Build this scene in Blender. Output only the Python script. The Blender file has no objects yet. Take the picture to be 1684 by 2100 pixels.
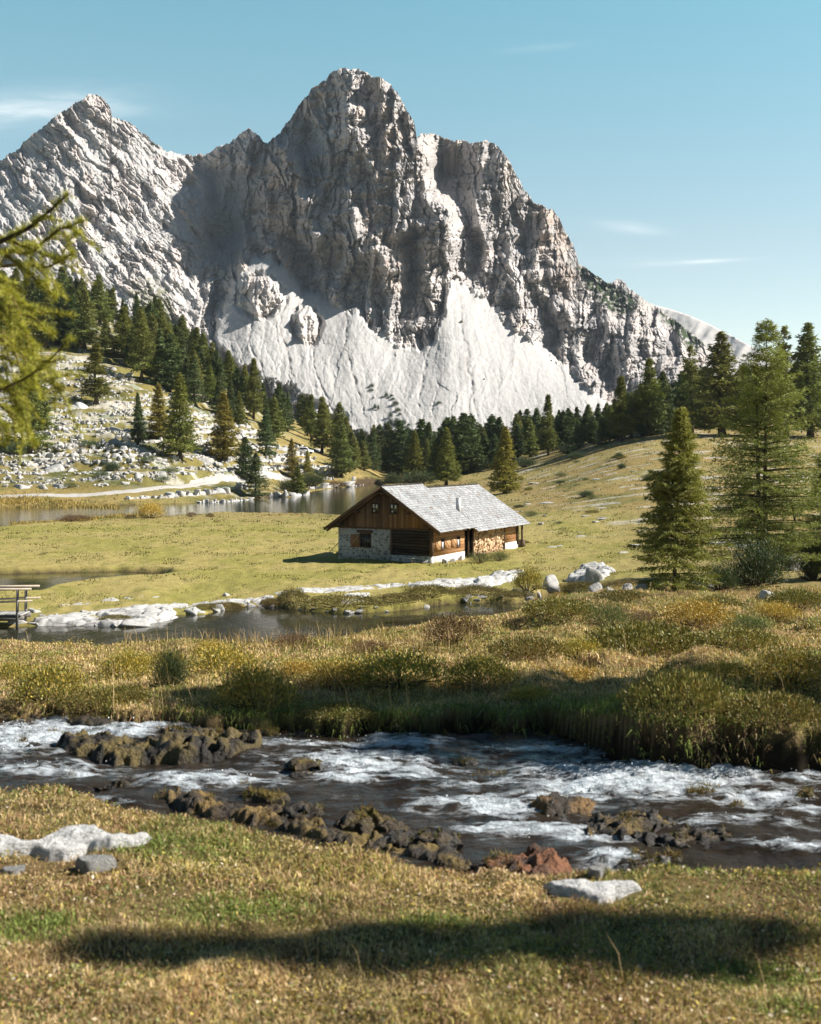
import bpy, bmesh, math, random
import numpy as np
from mathutils import Vector, Matrix

SKIP = set()
C = bpy.context.scene.collection
R = math.radians
# ---------------------------------------------------------------- camera
F, CU, CV = 2470.0, 842.0, 915.0          # focal length and principal point of the photograph, in its pixels
cam_d = bpy.data.cameras.new('camera')
cam = bpy.data.objects.new('camera', cam_d); C.objects.link(cam)
cam.location = (0, 0, 0); cam.rotation_euler = (R(90), 0, 0)
cam_d.sensor_fit = 'HORIZONTAL'; cam_d.sensor_width = 36.0
cam_d.lens = 36.0 * F / 1684.0
cam_d.shift_y = -(1050 - CV) / 1684.0
cam_d.clip_start = 0.05; cam_d.clip_end = 20000
cam_d.dof.use_dof = True; cam_d.dof.focus_distance = 38.0; cam_d.dof.aperture_fstop = 6.3
bpy.context.scene.camera = cam
# ---------------------------------------------------------------- sun, sky, exposure
SUN_AZ, SUN_EL = R(2), R(38)              # azimuth from +X towards +Y
sd = Vector((math.cos(SUN_EL) * math.cos(SUN_AZ), math.cos(SUN_EL) * math.sin(SUN_AZ), math.sin(SUN_EL)))
sun_d = bpy.data.lights.new('sun', 'SUN'); sun_d.energy = 5.0; sun_d.angle = R(0.5); sun_d.color = (1.0, 0.94, 0.86)
sun = bpy.data.objects.new('sun', sun_d); C.objects.link(sun)
sun.rotation_euler = sd.to_track_quat('Z', 'Y').to_euler(); sun.location = sd * 50
VS = bpy.context.scene.view_settings
VS.view_transform = 'Standard'; VS.look = 'None'; VS.exposure = 0.9; VS.gamma = 1
world = bpy.data.worlds.new('World'); bpy.context.scene.world = world; world.use_nodes = True


class NT:
    """tiny helper for node trees"""
    def __init__(s, tree): s.t = tree; s.n = tree.nodes; s.l = tree.links
    def node(s, typ, ins=None, **props):
        nd = s.n.new(typ)
        for k, v in props.items(): setattr(nd, k, v)
        for k, v in (ins or {}).items(): s.put(nd.inputs[k], v)
        return nd
    def put(s, sock, v):
        if isinstance(v, bpy.types.NodeSocket): s.l.new(v, sock)
        else: sock.default_value = v
    def math(s, op, a, b=0.0, c=0.0, clamp=False):
        nd = s.n.new('ShaderNodeMath'); nd.operation = op; nd.use_clamp = clamp
        for i, v in enumerate((a, b, c)): s.put(nd.inputs[i], v)
        return nd.outputs[0]
    def mix(s, fac, a, b, blend='MIX'):
        nd = s.n.new('ShaderNodeMix'); nd.data_type = 'RGBA'; nd.blend_type = blend
        s.put(nd.inputs[0], fac); s.put(nd.inputs[6], a); s.put(nd.inputs[7], b)
        return nd.outputs[2]
    def noise(s, vec, scale, detail=4, rough=.55, dist=0.0):
        nd = s.n.new('ShaderNodeTexNoise')
        if vec is not None: s.put(nd.inputs['Vector'], vec)
        nd.inputs['Scale'].default_value = scale; nd.inputs['Detail'].default_value = detail
        nd.inputs['Roughness'].default_value = rough; nd.inputs['Distortion'].default_value = dist
        return nd.outputs[0]
    def ramp(s, fac, stops):
        nd = s.n.new('ShaderNodeValToRGB'); s.put(nd.inputs[0], fac)
        el = nd.color_ramp.elements
        while len(el) < len(stops): el.new(0.5)
        for e, (p, c) in zip(el, stops): e.position = p; e.color = c if len(c) == 4 else (*c, 1)
        return nd.outputs[0]
    def vmul(s, vec, k):
        nd = s.n.new('ShaderNodeVectorMath'); nd.operation = 'MULTIPLY'; s.put(nd.inputs[0], vec); nd.inputs[1].default_value = k
        return nd.outputs[0]
    def bump(s, height, dist, strength=1.0):
        nd = s.n.new('ShaderNodeBump'); s.put(nd.inputs['Height'], height)
        nd.inputs['Distance'].default_value = dist; nd.inputs['Strength'].default_value = strength
        return nd.outputs[0]


def build_world():
    w = NT(world.node_tree); w.n.clear()
    sky = w.node('ShaderNodeTexSky', sky_type='NISHITA', sun_disc=False, sun_elevation=SUN_EL,
                 sun_rotation=R(90) - SUN_AZ, altitude=2000, air_density=1.0, dust_density=0.6, ozone_density=1.2)
    tc = w.node('ShaderNodeTexCoord')
    xyz = w.node('ShaderNodeSeparateXYZ', {0: tc.outputs['Generated']})
    x, y, z = xyz.outputs
    # teal cast of the sky, paler towards the horizon
    el = w.math('MULTIPLY', z, 1.0)
    tint = w.ramp(el, [(0.0, (0.92, 0.745, 0.60)), (0.16, (0.86, 0.775, 0.585)), (0.36, (0.68, 0.985, 0.72)), (0.56, (0.30, 0.44, 0.42)), (1.0, (0.19, 0.29, 0.32))])
    skyc = w.mix(1.0, sky.outputs[0], tint, 'MULTIPLY')
    # thin cirrus
    yy = w.math('MAXIMUM', y, 0.05)
    du, dv = w.math('DIVIDE', x, yy), w.math('DIVIDE', z, yy)
    wv = w.node('ShaderNodeCombineXYZ', {0: w.math('MULTIPLY', du, 1.0), 1: w.math('MULTIPLY', dv, 5.5), 2: 0.0}).outputs[0]
    nz = w.noise(wv, 16.0, 6, 0.62, 0.5)
    total = None
    for (u0, v0, su, sv, sl, amp) in ((-.335, .279, .075, .013, .10, .48), (-.26, .281, .05, .009, -.05, .2), (.185, .181, .024, .0045, -.12, .30),
                                      (.246, .1535, .036, .0014, .05, .42), (.21, .153, .05, .004, .02, .12), (.108, .331, .03, .003, .1, .10)):
        a = w.math('SUBTRACT', du, u0)
        b = w.math('SUBTRACT', w.math('SUBTRACT', dv, v0), w.math('MULTIPLY', a, sl))
        e = w.math('ADD', w.math('POWER', w.math('ABSOLUTE', w.math('DIVIDE', a, su)), 2.0),
                   w.math('POWER', w.math('ABSOLUTE', w.math('DIVIDE', b, sv)), 2.0))
        g = w.math('MULTIPLY', w.math('EXPONENT', w.math('MULTIPLY', e, -1.0)), amp)
        total = g if total is None else w.math('ADD', total, g)
    cl = w.math('MULTIPLY', total, w.math('MULTIPLY_ADD', nz, 2.2, -0.45, clamp=True), clamp=True)
    col = w.mix(cl, skyc, (5.6, 5.6, 5.5, 1))
    # sky behind the camera dimmed and made bluer to deepen shade on camera-facing sides
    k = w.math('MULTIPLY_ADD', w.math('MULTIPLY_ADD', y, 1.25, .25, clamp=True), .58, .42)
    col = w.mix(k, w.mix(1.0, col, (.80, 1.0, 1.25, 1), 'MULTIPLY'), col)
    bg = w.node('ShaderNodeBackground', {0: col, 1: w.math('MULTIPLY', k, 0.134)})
    out = w.node('ShaderNodeOutputWorld', {0: bg.outputs[0]})
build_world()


# ================================================================ helpers
def P(u, v, Y): return np.array(((u - CU) / F * Y, Y, (CV - v) / F * Y))

def tag(o, label=None, cat=None, group=None, kind=None):
    if label: o['label'] = label
    if cat: o['category'] = cat
    if group: o['group'] = group
    if kind or cat: o['kind'] = kind or 'thing'
    return o

def empty(name, loc, rz=0.0, sc=1.0):
    o = bpy.data.objects.new(name, None); C.objects.link(o)
    o.location = loc; o.rotation_euler = (0, 0, rz); o.scale = (sc,) * 3 if not hasattr(sc, '__len__') else sc
    o.empty_display_size = 0.2
    return o

def mesh_np(name, V, T=None, Q=None, col=None, smooth=False):
    V = np.asarray(V, np.float32)
    me = bpy.data.meshes.new(name)
    nt = 0 if T is None else len(T); nq = 0 if Q is None else len(Q)
    me.vertices.add(len(V)); me.vertices.foreach_set('co', V.ravel())
    loops = []; tot = []
    if nt: loops.append(np.asarray(T, np.int32).ravel()); tot.append(np.full(nt, 3, np.int32))
    if nq: loops.append(np.asarray(Q, np.int32).ravel()); tot.append(np.full(nq, 4, np.int32))
    loops = np.concatenate(loops); tot = np.concatenate(tot)
    me.loops.add(len(loops)); me.loops.foreach_set('vertex_index', loops)
    me.polygons.add(len(tot))
    start = np.zeros(len(tot), np.int32); start[1:] = np.cumsum(tot)[:-1]
    me.polygons.foreach_set('loop_start', start)
    if smooth: me.polygons.foreach_set('use_smooth', np.ones(len(tot), bool))
    if col is not None:
        col = np.asarray(col, np.float32)
        if col.shape[1] == 3: col = np.concatenate([col, np.ones((len(col), 1), np.float32)], 1)
        at = me.attributes.new('col', 'FLOAT_COLOR', 'POINT'); at.data.foreach_set('color', col.ravel())
    me.update(calc_edges=True); me.validate(verbose=False) if False else None
    return me

def link(name, me, mat=None, parent=None, loc=None):
    o = bpy.data.objects.new(name, me); C.objects.link(o)
    if mat is not None and not me.materials: me.materials.append(mat)
    if parent is not None: o.parent = parent
    if loc is not None: o.location = loc
    return o

class MB:
    """collects boxes, tubes and polygons into one mesh"""
    def __init__(s): s.V = []; s.T = []; s.Q = []; s.col = []; s.n = 0
    def add(s, V, T=None, Q=None, col=(1, 1, 1)):
        V = np.asarray(V, float).reshape(-1, 3); s.V.append(V)
        if T is not None and len(T): s.T.append(np.asarray(T).reshape(-1, 3) + s.n)
        if Q is not None and len(Q): s.Q.append(np.asarray(Q).reshape(-1, 4) + s.n)
        c = np.asarray(col, float)
        s.col.append(np.broadcast_to(c, (len(V), 3)) if c.ndim == 1 else c)
        s.n += len(V)
    def box(s, c, half, ax=None, col=(1, 1, 1)):
        ax = np.eye(3) if ax is None else np.asarray(ax, float)
        sg = np.array([[x, y, z] for z in (-1, 1) for y in (-1, 1) for x in (-1, 1)], float)
        V = np.asarray(c, float) + (sg * np.asarray(half, float)) @ ax
        s.add(V, Q=[(0, 2, 3, 1), (4, 5, 7, 6), (0, 1, 5, 4), (2, 6, 7, 3), (0, 4, 6, 2), (1, 3, 7, 5)], col=col)
    def tube(s, pts, rad, n=6, cap=True, col=(1, 1, 1)):
        pts = np.asarray(pts, float); rad = np.broadcast_to(np.asarray(rad, float), (len(pts),))
        tg = np.gradient(pts, axis=0); tg /= np.linalg.norm(tg, axis=1, keepdims=True) + 1e-9
        ref = np.array((0, 0, 1.0)) if abs(tg[:, 2]).mean() < .8 else np.array((1.0, 0, 0))
        a = np.cross(tg, ref); a /= np.linalg.norm(a, axis=1, keepdims=True) + 1e-9; b = np.cross(tg, a)
        th = np.arange(n) / n * 2 * np.pi
        V = pts[:, None] + rad[:, None, None] * (a[:, None] * np.cos(th)[None, :, None] + b[:, None] * np.sin(th)[None, :, None])
        m = len(pts); Q = []
        for i in range(m - 1):
            for j in range(n): k = (j + 1) % n; Q.append((i * n + j, i * n + k, (i + 1) * n + k, (i + 1) * n + j))
        V = V.reshape(-1, 3); T = []
        if cap:
            V = np.vstack([V, pts[:1], pts[-1:]])
            for j in range(n):
                k = (j + 1) % n; T.append((k, j, m * n)); T.append(((m - 1) * n + j, (m - 1) * n + k, m * n + 1))
        s.add(V, T=T, Q=Q, col=col)
    def prism(s, poly, d, col=(1, 1, 1)):
        """poly: planar 3D points (convex), extruded by vector d"""
        p = np.asarray(poly, float); n = len(p); V = np.vstack([p, p + np.asarray(d, float)])
        T = [(0, i + 1, i) for i in range(1, n - 1)] + [(n, n + i, n + i + 1) for i in range(1, n - 1)]
        Q = [(i, (i + 1) % n, n + (i + 1) % n, n + i) for i in range(n)]
        s.add(V, T=T, Q=Q, col=col)
    def mesh(s, name, smooth=False):
        return mesh_np(name, np.concatenate(s.V), np.concatenate(s.T) if s.T else None, np.concatenate(s.Q) if s.Q else None,
                       np.concatenate(s.col), smooth)
    def build(s, name, mat, parent=None, smooth=False, loc=None): return link(name, s.mesh(name, smooth), mat, parent, loc)

# ---------------------------------------------------------------- noise
def _h(ix, iy, seed):
    with np.errstate(over='ignore'):
        h = (ix.astype(np.int64) * 374761393 + iy.astype(np.int64) * 668265263 + seed * 1442695041) & 0xffffffff
        h = ((h ^ (h >> 13)) * 1274126177) & 0xffffffff
        h = ((h ^ (h >> 15)) * 2246822519) & 0xffffffff
    return ((h ^ (h >> 16)) & 0xffffff) / float(0x1000000)
def pnoise(x, y, seed=0):
    x = np.asarray(x, float); y = np.asarray(y, float); x, y = np.broadcast_arrays(x, y)
    ix = np.floor(x).astype(np.int64); iy = np.floor(y).astype(np.int64); fx = x - ix; fy = y - iy
    sx = fx * fx * fx * (fx * (fx * 6 - 15) + 10); sy = fy * fy * fy * (fy * (fy * 6 - 15) + 10)
    def g(i, j):
        a = _h(ix + i, iy + j, seed) * 2 * np.pi
        return np.cos(a) * (fx - i) + np.sin(a) * (fy - j)
    return 1.5 * ((g(0, 0) * (1 - sx) + g(1, 0) * sx) * (1 - sy) + (g(0, 1) * (1 - sx) + g(1, 1) * sx) * sy)
def fbm(x, y, o=4, seed=0, gain=.5):
    t = 0; a = 1.0; s = 0
    for i in range(o): t = t + a * pnoise(x * 2 ** i, y * 2 ** i, seed + i * 17); s += a; a *= gain
    return t / s
def worley(x, y, seed=0):
    """distance to the nearest and second point, offset to the nearest, two random numbers of its cell"""
    ix = np.floor(x).astype(np.int64); iy = np.floor(y).astype(np.int64)
    f1 = np.full(x.shape, 9.0); f2 = np.full(x.shape, 9.0); dx = np.zeros(x.shape); dy = np.zeros(x.shape); r1 = np.zeros(x.shape); r2 = np.zeros(x.shape)
    for i in (-1, 0, 1):
        for j in (-1, 0, 1):
            cx = ix + i; cy = iy + j
            px = cx + .1 + .8 * _h(cx, cy, seed); py = cy + .1 + .8 * _h(cx, cy, seed + 101)
            ax = x - px; ay = y - py; d = np.hypot(ax, ay)
            m = d < f1
            f2 = np.where(m, f1, np.minimum(f2, d)); f1 = np.where(m, d, f1)
            dx = np.where(m, ax, dx); dy = np.where(m, ay, dy)
            r1 = np.where(m, _h(cx, cy, seed + 211), r1); r2 = np.where(m, _h(cx, cy, seed + 307), r2)
    return f1, f2, dx, dy, r1, r2
def sstep(a, b, x): t = np.clip((x - a) / (b - a), 0, 1); return t * t * (3 - 2 * t)
def poly_sd(px, py, poly):
    """signed distance to a polygon, negative inside"""
    poly = np.asarray(poly, float); d = np.full(np.shape(px), 1e18); ins = np.zeros(np.shape(px), bool)
    n = len(poly)
    for i in range(n):
        ax, ay = poly[i]; bx, by = poly[(i + 1) % n]; ex, ey = bx - ax, by - ay
        wx, wy = px - ax, py - ay
        t = np.clip((wx * ex + wy * ey) / (ex * ex + ey * ey + 1e-12), 0, 1)
        d = np.minimum(d, (wx - ex * t) ** 2 + (wy - ey * t) ** 2)
        c = ((ay > py) != (by > py)) & (px < (bx - ax) * (py - ay) / (by - ay + 1e-12) + ax)
        ins ^= c
    d = np.sqrt(d); return np.where(ins, -d, d)
def line_d(px, py, pts):
    d = np.full(np.shape(px), 1e18)
    for (ax, ay), (bx, by) in zip(pts[:-1], pts[1:]):
        ex, ey = bx - ax, by - ay; t = np.clip(((px - ax) * ex + (py - ay) * ey) / (ex * ex + ey * ey), 0, 1)
        d = np.minimum(d, (px - ax - ex * t) ** 2 + (py - ay - ey * t) ** 2)
    return np.sqrt(d)
def tps(pts, vals, smooth=0.0):
    pts = np.asarray(pts, float); n = len(pts)
    def k(r2): return 0.5 * r2 * np.log(r2 + 1e-12)
    d2 = ((pts[:, None] - pts[None]) ** 2).sum(-1)
    A = np.zeros((n + 3, n + 3)); A[:n, :n] = k(d2) + smooth * np.eye(n); A[:n, n] = 1; A[:n, n + 1:] = pts
    A[n, :n] = 1; A[n + 1:, :n] = pts.T
    w = np.linalg.solve(A, np.concatenate([vals, np.zeros(3)]))
    def ev(q):
        out = np.zeros(len(q))
        for i in range(0, len(q), 20000):
            qq = q[i:i + 20000]
            out[i:i + 20000] = k(((qq[:, None] - pts[None]) ** 2).sum(-1)) @ w[:n] + w[n] + qq @ w[n + 1:]
        return out
    return ev
def grid_quads(nr, nc):
    i = np.arange((nr - 1) * (nc - 1)); r = i // (nc - 1); c = i % (nc - 1); a = r * nc + c
    return np.stack([a, a + 1, a + nc + 1, a + nc], 1)

# ================================================================ materials
def new_mat(name):
    m = bpy.data.materials.new(name); m.use_nodes = True; t = NT(m.node_tree); t.n.clear(); return m, t
def finish(t, shader):
    t.node('ShaderNodeOutputMaterial', {0: shader})
def attr_mat(name, rough=.85, spec=.3, var=0.0, nscale=None, namt=0.3, bump=None, transl=0.0, huevar=0.0, tcol=(1.0, 1.0, .6)):
    """base colour from the mesh's own 'col', varied per object and by noise"""
    m, t = new_mat(name)
    c = t.node('ShaderNodeAttribute', attribute_name='col').outputs['Color']
    tc = t.node('ShaderNodeTexCoord').outputs['Object']
    if var or huevar:
        oi = t.node('ShaderNodeObjectInfo').outputs['Random']
        hsv = t.node('ShaderNodeHueSaturation', {'Color': c, 'Hue': t.math('MULTIPLY_ADD', oi, huevar, .5 - huevar / 2),
                                                 'Value': t.math('MULTIPLY_ADD', t.math('FRACT', t.math('MULTIPLY', oi, 7.13)), var, 1 - var / 2)})
        c = hsv.outputs[0]
    if nscale:
        n = t.noise(tc, nscale, 6, .6)
        f = t.math('MULTIPLY_ADD', n, namt * 2, 1 - namt)
        c = t.mix(1.0, c, t.node('ShaderNodeCombineColor', {0: f, 1: f, 2: f}).outputs[0], 'MULTIPLY')
    ins = {'Base Color': c, 'Roughness': rough, 'Specular IOR Level': spec}
    if bump:
        ins['Normal'] = t.bump(t.noise(tc, bump[0], 6, .65), bump[1])
    b = t.node('ShaderNodeBsdfPrincipled', ins).outputs[0]
    if transl:
        tr = t.node('ShaderNodeBsdfTranslucent', {0: t.mix(1.0, c, (*tcol, 1), 'MULTIPLY')}).outputs[0]
        mx = t.node('ShaderNodeMixShader', {0: transl, 1: b, 2: tr}); b = mx.outputs[0]
    finish(t, b); return m

M = {}
M['rockface'] = attr_mat('rock_face', .95, .1, nscale=.16, namt=.22, bump=(.45, .28))
M['ground'] = attr_mat('turf_ground', .95, .1, nscale=1.6, namt=.28, bump=(4.0, .05))
M['grass'] = attr_mat('grass_blades', .6, .25, transl=.22)
M['leaf'] = attr_mat('shrub_leaves', .5, .35, var=.25, huevar=.03, transl=.15)
M['larch'] = attr_mat('larch_needles', .65, .2, var=.3, huevar=.035, transl=.22)
M['larchnear'] = attr_mat('near_larch_needles', .65, .2, transl=.24)
M['pine'] = attr_mat('pine_needles', .6, .25, var=.35, huevar=.03, transl=.12)
M['bark'] = attr_mat('bark', .95, .1, nscale=6, namt=.4, bump=(14, .02))
M['twig'] = attr_mat('twigs', .9, .1)
M['stonewet'] = attr_mat('wet_mossy_rock', .55, .4, nscale=9, namt=.45, bump=(34, .03))
M['path'] = attr_mat('gravel', .95, .1, nscale=3, namt=.12, bump=(6, .02))
M['wood'] = attr_mat('weathered_wood', .85, .15, nscale=5, namt=.3)
M['shingle'] = attr_mat('roof_shingles', .7, .3, nscale=3.5, namt=.16)

def limestone():
    m, t = new_mat('limestone')
    tc = t.node('ShaderNodeTexCoord').outputs['Object']
    a = t.noise(tc, 3.2, 8, .66); b = t.noise(t.vmul(tc, (1, 1, 2.6)), 10.0, 6, .7)
    ck = t.node('ShaderNodeTexVoronoi', {'Vector': t.node('ShaderNodeVectorMath', {0: tc, 1: t.node('ShaderNodeTexNoise', {'Vector': tc, 'Scale': 3.0}).outputs['Color']}, operation='ADD').outputs[0], 'Scale': 2.1}, feature='DISTANCE_TO_EDGE').outputs[0]
    c = t.ramp(a, [(.24, (.28, .27, .255)), (.45, (.46, .45, .43)), (.72, (.63, .62, .59))])
    c = t.mix(t.ramp(b, [(.54, (0, 0, 0)), (.70, (.6, .6, .6))]), c, (.22, .215, .20, 1))
    c = t.mix(t.ramp(ck, [(.0, (.75, .75, .75)), (.035, (0, 0, 0))]), c, (.12, .115, .105, 1))
    finish(t, t.node('ShaderNodeBsdfPrincipled', {'Base Color': c, 'Roughness': .9, 'Specular IOR Level': .2,
                     'Normal': t.bump(t.math('ADD', a, b), .035)}).outputs[0])
    return m
M['limestone'] = limestone()

def water_mat(name, deep, bump_scale, bump_d, stretch, rough=.04, foam=False):
    m, t = new_mat(name)
    tc = t.node('ShaderNodeTexCoord').outputs['Object']
    v = t.vmul(tc, stretch)
    h = t.math('ADD', t.noise(v, bump_scale, 5, .6, .3), t.math('MULTIPLY', t.noise(v, bump_scale * 3.7, 3, .6), .35))
    bedc = t.ramp(t.noise(tc, 1.3 if not foam else 3.2, 5, .6), [(.3, tuple(x * .35 for x in deep)), (.7, deep)])
    ins = {'Base Color': bedc, 'Roughness': rough, 'IOR': 1.33, 'Normal': t.bump(h, bump_d)}
    b = t.node('ShaderNodeBsdfPrincipled', ins).outputs[0]
    if foam:
        f = t.node('ShaderNodeAttribute', attribute_name='col').outputs['Color']
        fs = t.node('ShaderNodeSeparateColor', {0: f}).outputs[0]
        n2 = t.noise(t.vmul(tc, (.55, 1.8, 1)), 11, 7, .68, .6)
        n3 = t.noise(tc, 60, 3, .6)
        k = t.math('MULTIPLY_ADD', t.math('SUBTRACT', n2, .5), 3.2, fs)
        k = t.math('MULTIPLY', t.math('SUBTRACT', k, .20), 1.5, clamp=True)
        k = t.math('MULTIPLY', k, t.math('MULTIPLY', fs, 3.0, clamp=True))
        k = t.math('MULTIPLY', k, t.math('MULTIPLY_ADD', n3, .9, .42), clamp=True)
        k = t.math('MINIMUM', k, .88)
        fb = t.node('ShaderNodeBsdfPrincipled', {'Base Color': (.70, .77, .82, 1), 'Roughness': .22, 'Normal': t.bump(t.math('ADD', n2, t.math('MULTIPLY', n3, .3)), .035)}).outputs[0]
        b = t.node('ShaderNodeMixShader', {0: k, 1: b, 2: fb}).outputs[0]
    finish(t, b); return m
M['pond'] = water_mat('pond_water', (.045, .045, .028), 1.1, .025, (1, .55, 1))
M['stream'] = water_mat('stream_water', (.040, .030, .020), 6.0, .022, (.6, 1.7, 1), .05, foam=True)

# ================================================================ terrain
def ctl():
    c = []
    def a(us, rows):
        for u in us:
            for Y, v in rows: c.append((u, Y, v))
    a((-400, 0, 300, 600), [(7, 1500), (8.2, 1435), (10, 1393), (12, 1366), (15, 1342), (19, 1327), (24, 1325), (30, 1338), (40, 1352), (52, 1362), (60, 1330), (68, 1285)])
    a((900,), [(7, 1500), (8.2, 1437), (10, 1393), (12, 1364), (15, 1338), (20, 1307), (27, 1284), (33, 1287), (42, 1302), (52, 1318), (62, 1295), (70, 1262)])
    a((1100,), [(7, 1500), (8.2, 1432), (10, 1390), (12, 1362), (15, 1336), (20, 1303), (28, 1276), (38, 1262), (46, 1262), (55, 1270), (63, 1276), (70, 1262)])
    a((1250, 1420, 1620, 2000), [(7, 1500), (8.2, 1430), (10, 1390), (12, 1362), (15, 1335), (20, 1303), (28, 1270), (36, 1248), (45, 1229), (53, 1212), (60, 1207), (70, 1192)])
    a((-400, 0, 300, 600, 900), [(76, 1214), (85, 1182), (95, 1154), (110, 1122), (130, 1090), (150, 1067)])
    a((-400, 0, 300), [(170, 1049)])
    a((600, 750), [(170, 1049), (200, 1029), (240, 1010)])
    a((1100,), [(80, 1198), (85, 1182), (95, 1153), (110, 1119), (130, 1084), (160, 1044), (200, 1008), (250, 972), (290, 945), (330, 925), (400, 905)])
    a((1300,), [(80, 1172), (95, 1135), (110, 1105), (130, 1068), (160, 1020), (200, 965), (250, 915), (290, 890), (330, 876), (400, 870)])
    a((1620, 2000), [(80, 1160), (95, 1122), (110, 1092), (130, 1055), (160, 1005), (200, 955), (250, 905), (290, 880), (330, 862), (400, 850)])
    a((900,), [(170, 1047), (200, 1028), (250, 1003), (290, 985), (330, 970), (400, 955)])
    a((790,), [(290, 992), (340, 982), (400, 965)])
    a((700,), [(270, 1002), (286, 996), (296, 982), (320, 950), (360, 925), (420, 905)])
    a((600,), [(270, 999), (281, 992), (290, 968), (310, 930), (350, 890), (420, 870)])
    a((480,), [(205, 1028), (216, 1020), (226, 999), (240, 975), (262, 930), (290, 880), (330, 835), (400, 795)])
    a((400,), [(197, 1033), (208, 1025), (214, 1006), (226, 975), (245, 925), (270, 870), (310, 815), (370, 760)])
    a((300,), [(190, 1036), (200, 1029), (206, 1011), (216, 980), (235, 920), (262, 850), (300, 780), (350, 715)])
    a((180,), [(188, 1037), (197, 1031), (203, 1014), (212, 985), (230, 925), (255, 850), (290, 770), (340, 700), (400, 650)])
    a((0,), [(183, 1040), (193, 1034), (199, 1017), (208, 985), (225, 925), (250, 845), (285, 755), (330, 690), (390, 640)])
    a((-400,), [(180, 1042), (195, 1020), (210, 960), (230, 880), (260, 780), (300, 690), (350, 630)])
    for Y, row in ((620, ((-400, 700), (0, 720), (200, 730), (400, 800), (600, 865), (900, 925), (1300, 885), (1620, 875), (2000, 870))),
                   (1000, ((-400, 830), (0, 835), (300, 850), (600, 895), (900, 905), (1300, 890), (1620, 890), (2000, 885)))):
        for u, v in row: c.append((u, Y, v))
    a((-400, 300, 900, 1500, 2000), [(1700, 895), (6500, 908)])
    return np.array(c, float)
_ct = ctl()
_ev = tps(np.stack([_ct[:, 0] / 600, np.log(_ct[:, 1]) * 1.5], 1), _ct[:, 2], 1e-5)
_gu = np.linspace(-420, 2020, 62); _gl = np.linspace(math.log(6.0), math.log(6500), 260)
_vv = _ev(np.stack(np.meshgrid(_gu / 600, _gl * 1.5, indexing='ij'), -1).reshape(-1, 2)).reshape(62, 260)

NEAR = np.array([(-9, 6.6), (-3, 6.1), (-2, 5.85), (-1.62, 5.72), (-1.2, 5.45), (-.5, 5.02), (0, 4.72), (.35, 4.64), (.62, 4.60), (.80, 4.62), (1.06, 4.68), (1.6, 4.66), (3, 4.7), (9, 4.9)])
FAR = np.array([(-9, 8.3), (-3, 7.95), (-2.2, 7.85), (-1.4, 7.7), (-1.0, 7.62), (-.4, 7.55), (0, 7.6), (.45, 7.75), (.9, 7.72), (1.2, 7.1), (1.6, 6.88), (2.4, 6.78), (4, 6.6), (9, 6.4)])
def Yn(X): return np.interp(X, NEAR[:, 0], NEAR[:, 1]) + .05 * pnoise(X * 3.1, X * 0 + 3.3, 5) + .03 * pnoise(X * 9.1, X * 0 + 1.3, 6)
def Yf(X): return np.interp(X, FAR[:, 0], FAR[:, 1]) + .10 * pnoise(X * 2.7, X * 0 + 7.3, 8) + .06 * pnoise(X * 8.1, X * 0 + 2.3, 9) + .03 * pnoise(X * 21, X * 0 + 4.3, 10)
def stream_z(X, Y):
    a, b = Yn(X), Yf(X); t = np.clip((Y - a) / (b - a), 0, 1)
    return -2.0 + .19 * t - .012 * X
def wpoly(px, Zp): return np.array([((u - CU) / F * (Zp * F / (CV - v)), Zp * F / (CV - v)) for u, v in px])
POND_Z, LAKE_Z = -9.9, -9.6
POND = wpoly([(-500, 1300), (-60, 1292), (40, 1287), (110, 1285), (200, 1286), (270, 1290), (350, 1272), (365, 1262), (430, 1262), (470, 1248), (540, 1244), (620, 1254), (700, 1261),
              (790, 1257), (860, 1250), (930, 1240), (1000, 1238), (1060, 1239), (1120, 1231), (1185, 1229), (1200, 1236), (1150, 1247), (1090, 1252), (1000, 1262), (900, 1285), (800, 1300), (600, 1328), (300, 1345), (0, 1348), (-500, 1350)], POND_Z)
LAKE = wpoly([(-500, 1045), (0, 1040), (150, 1038), (300, 1035), (460, 1030), (500, 1026), (560, 1019), (600, 1020), (630, 1012), (655, 1006), (690, 1001), (720, 999), (742, 993), (770, 990), (800, 1012), (790, 1040),
              (730, 1056), (690, 1059), (620, 1056), (520, 1055), (450, 1052), (400, 1058), (330, 1062), (240, 1061), (170, 1069), (60, 1079), (0, 1084), (-500, 1090)], LAKE_Z)
POOL = wpoly([(-400, 1176), (0, 1178), (100, 1176), (230, 1173), (320, 1176), (345, 1181), (310, 1188), (240, 1192), (180, 1197), (110, 1209), (70, 1219), (0, 1220), (-400, 1225)], LAKE_Z)

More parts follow.
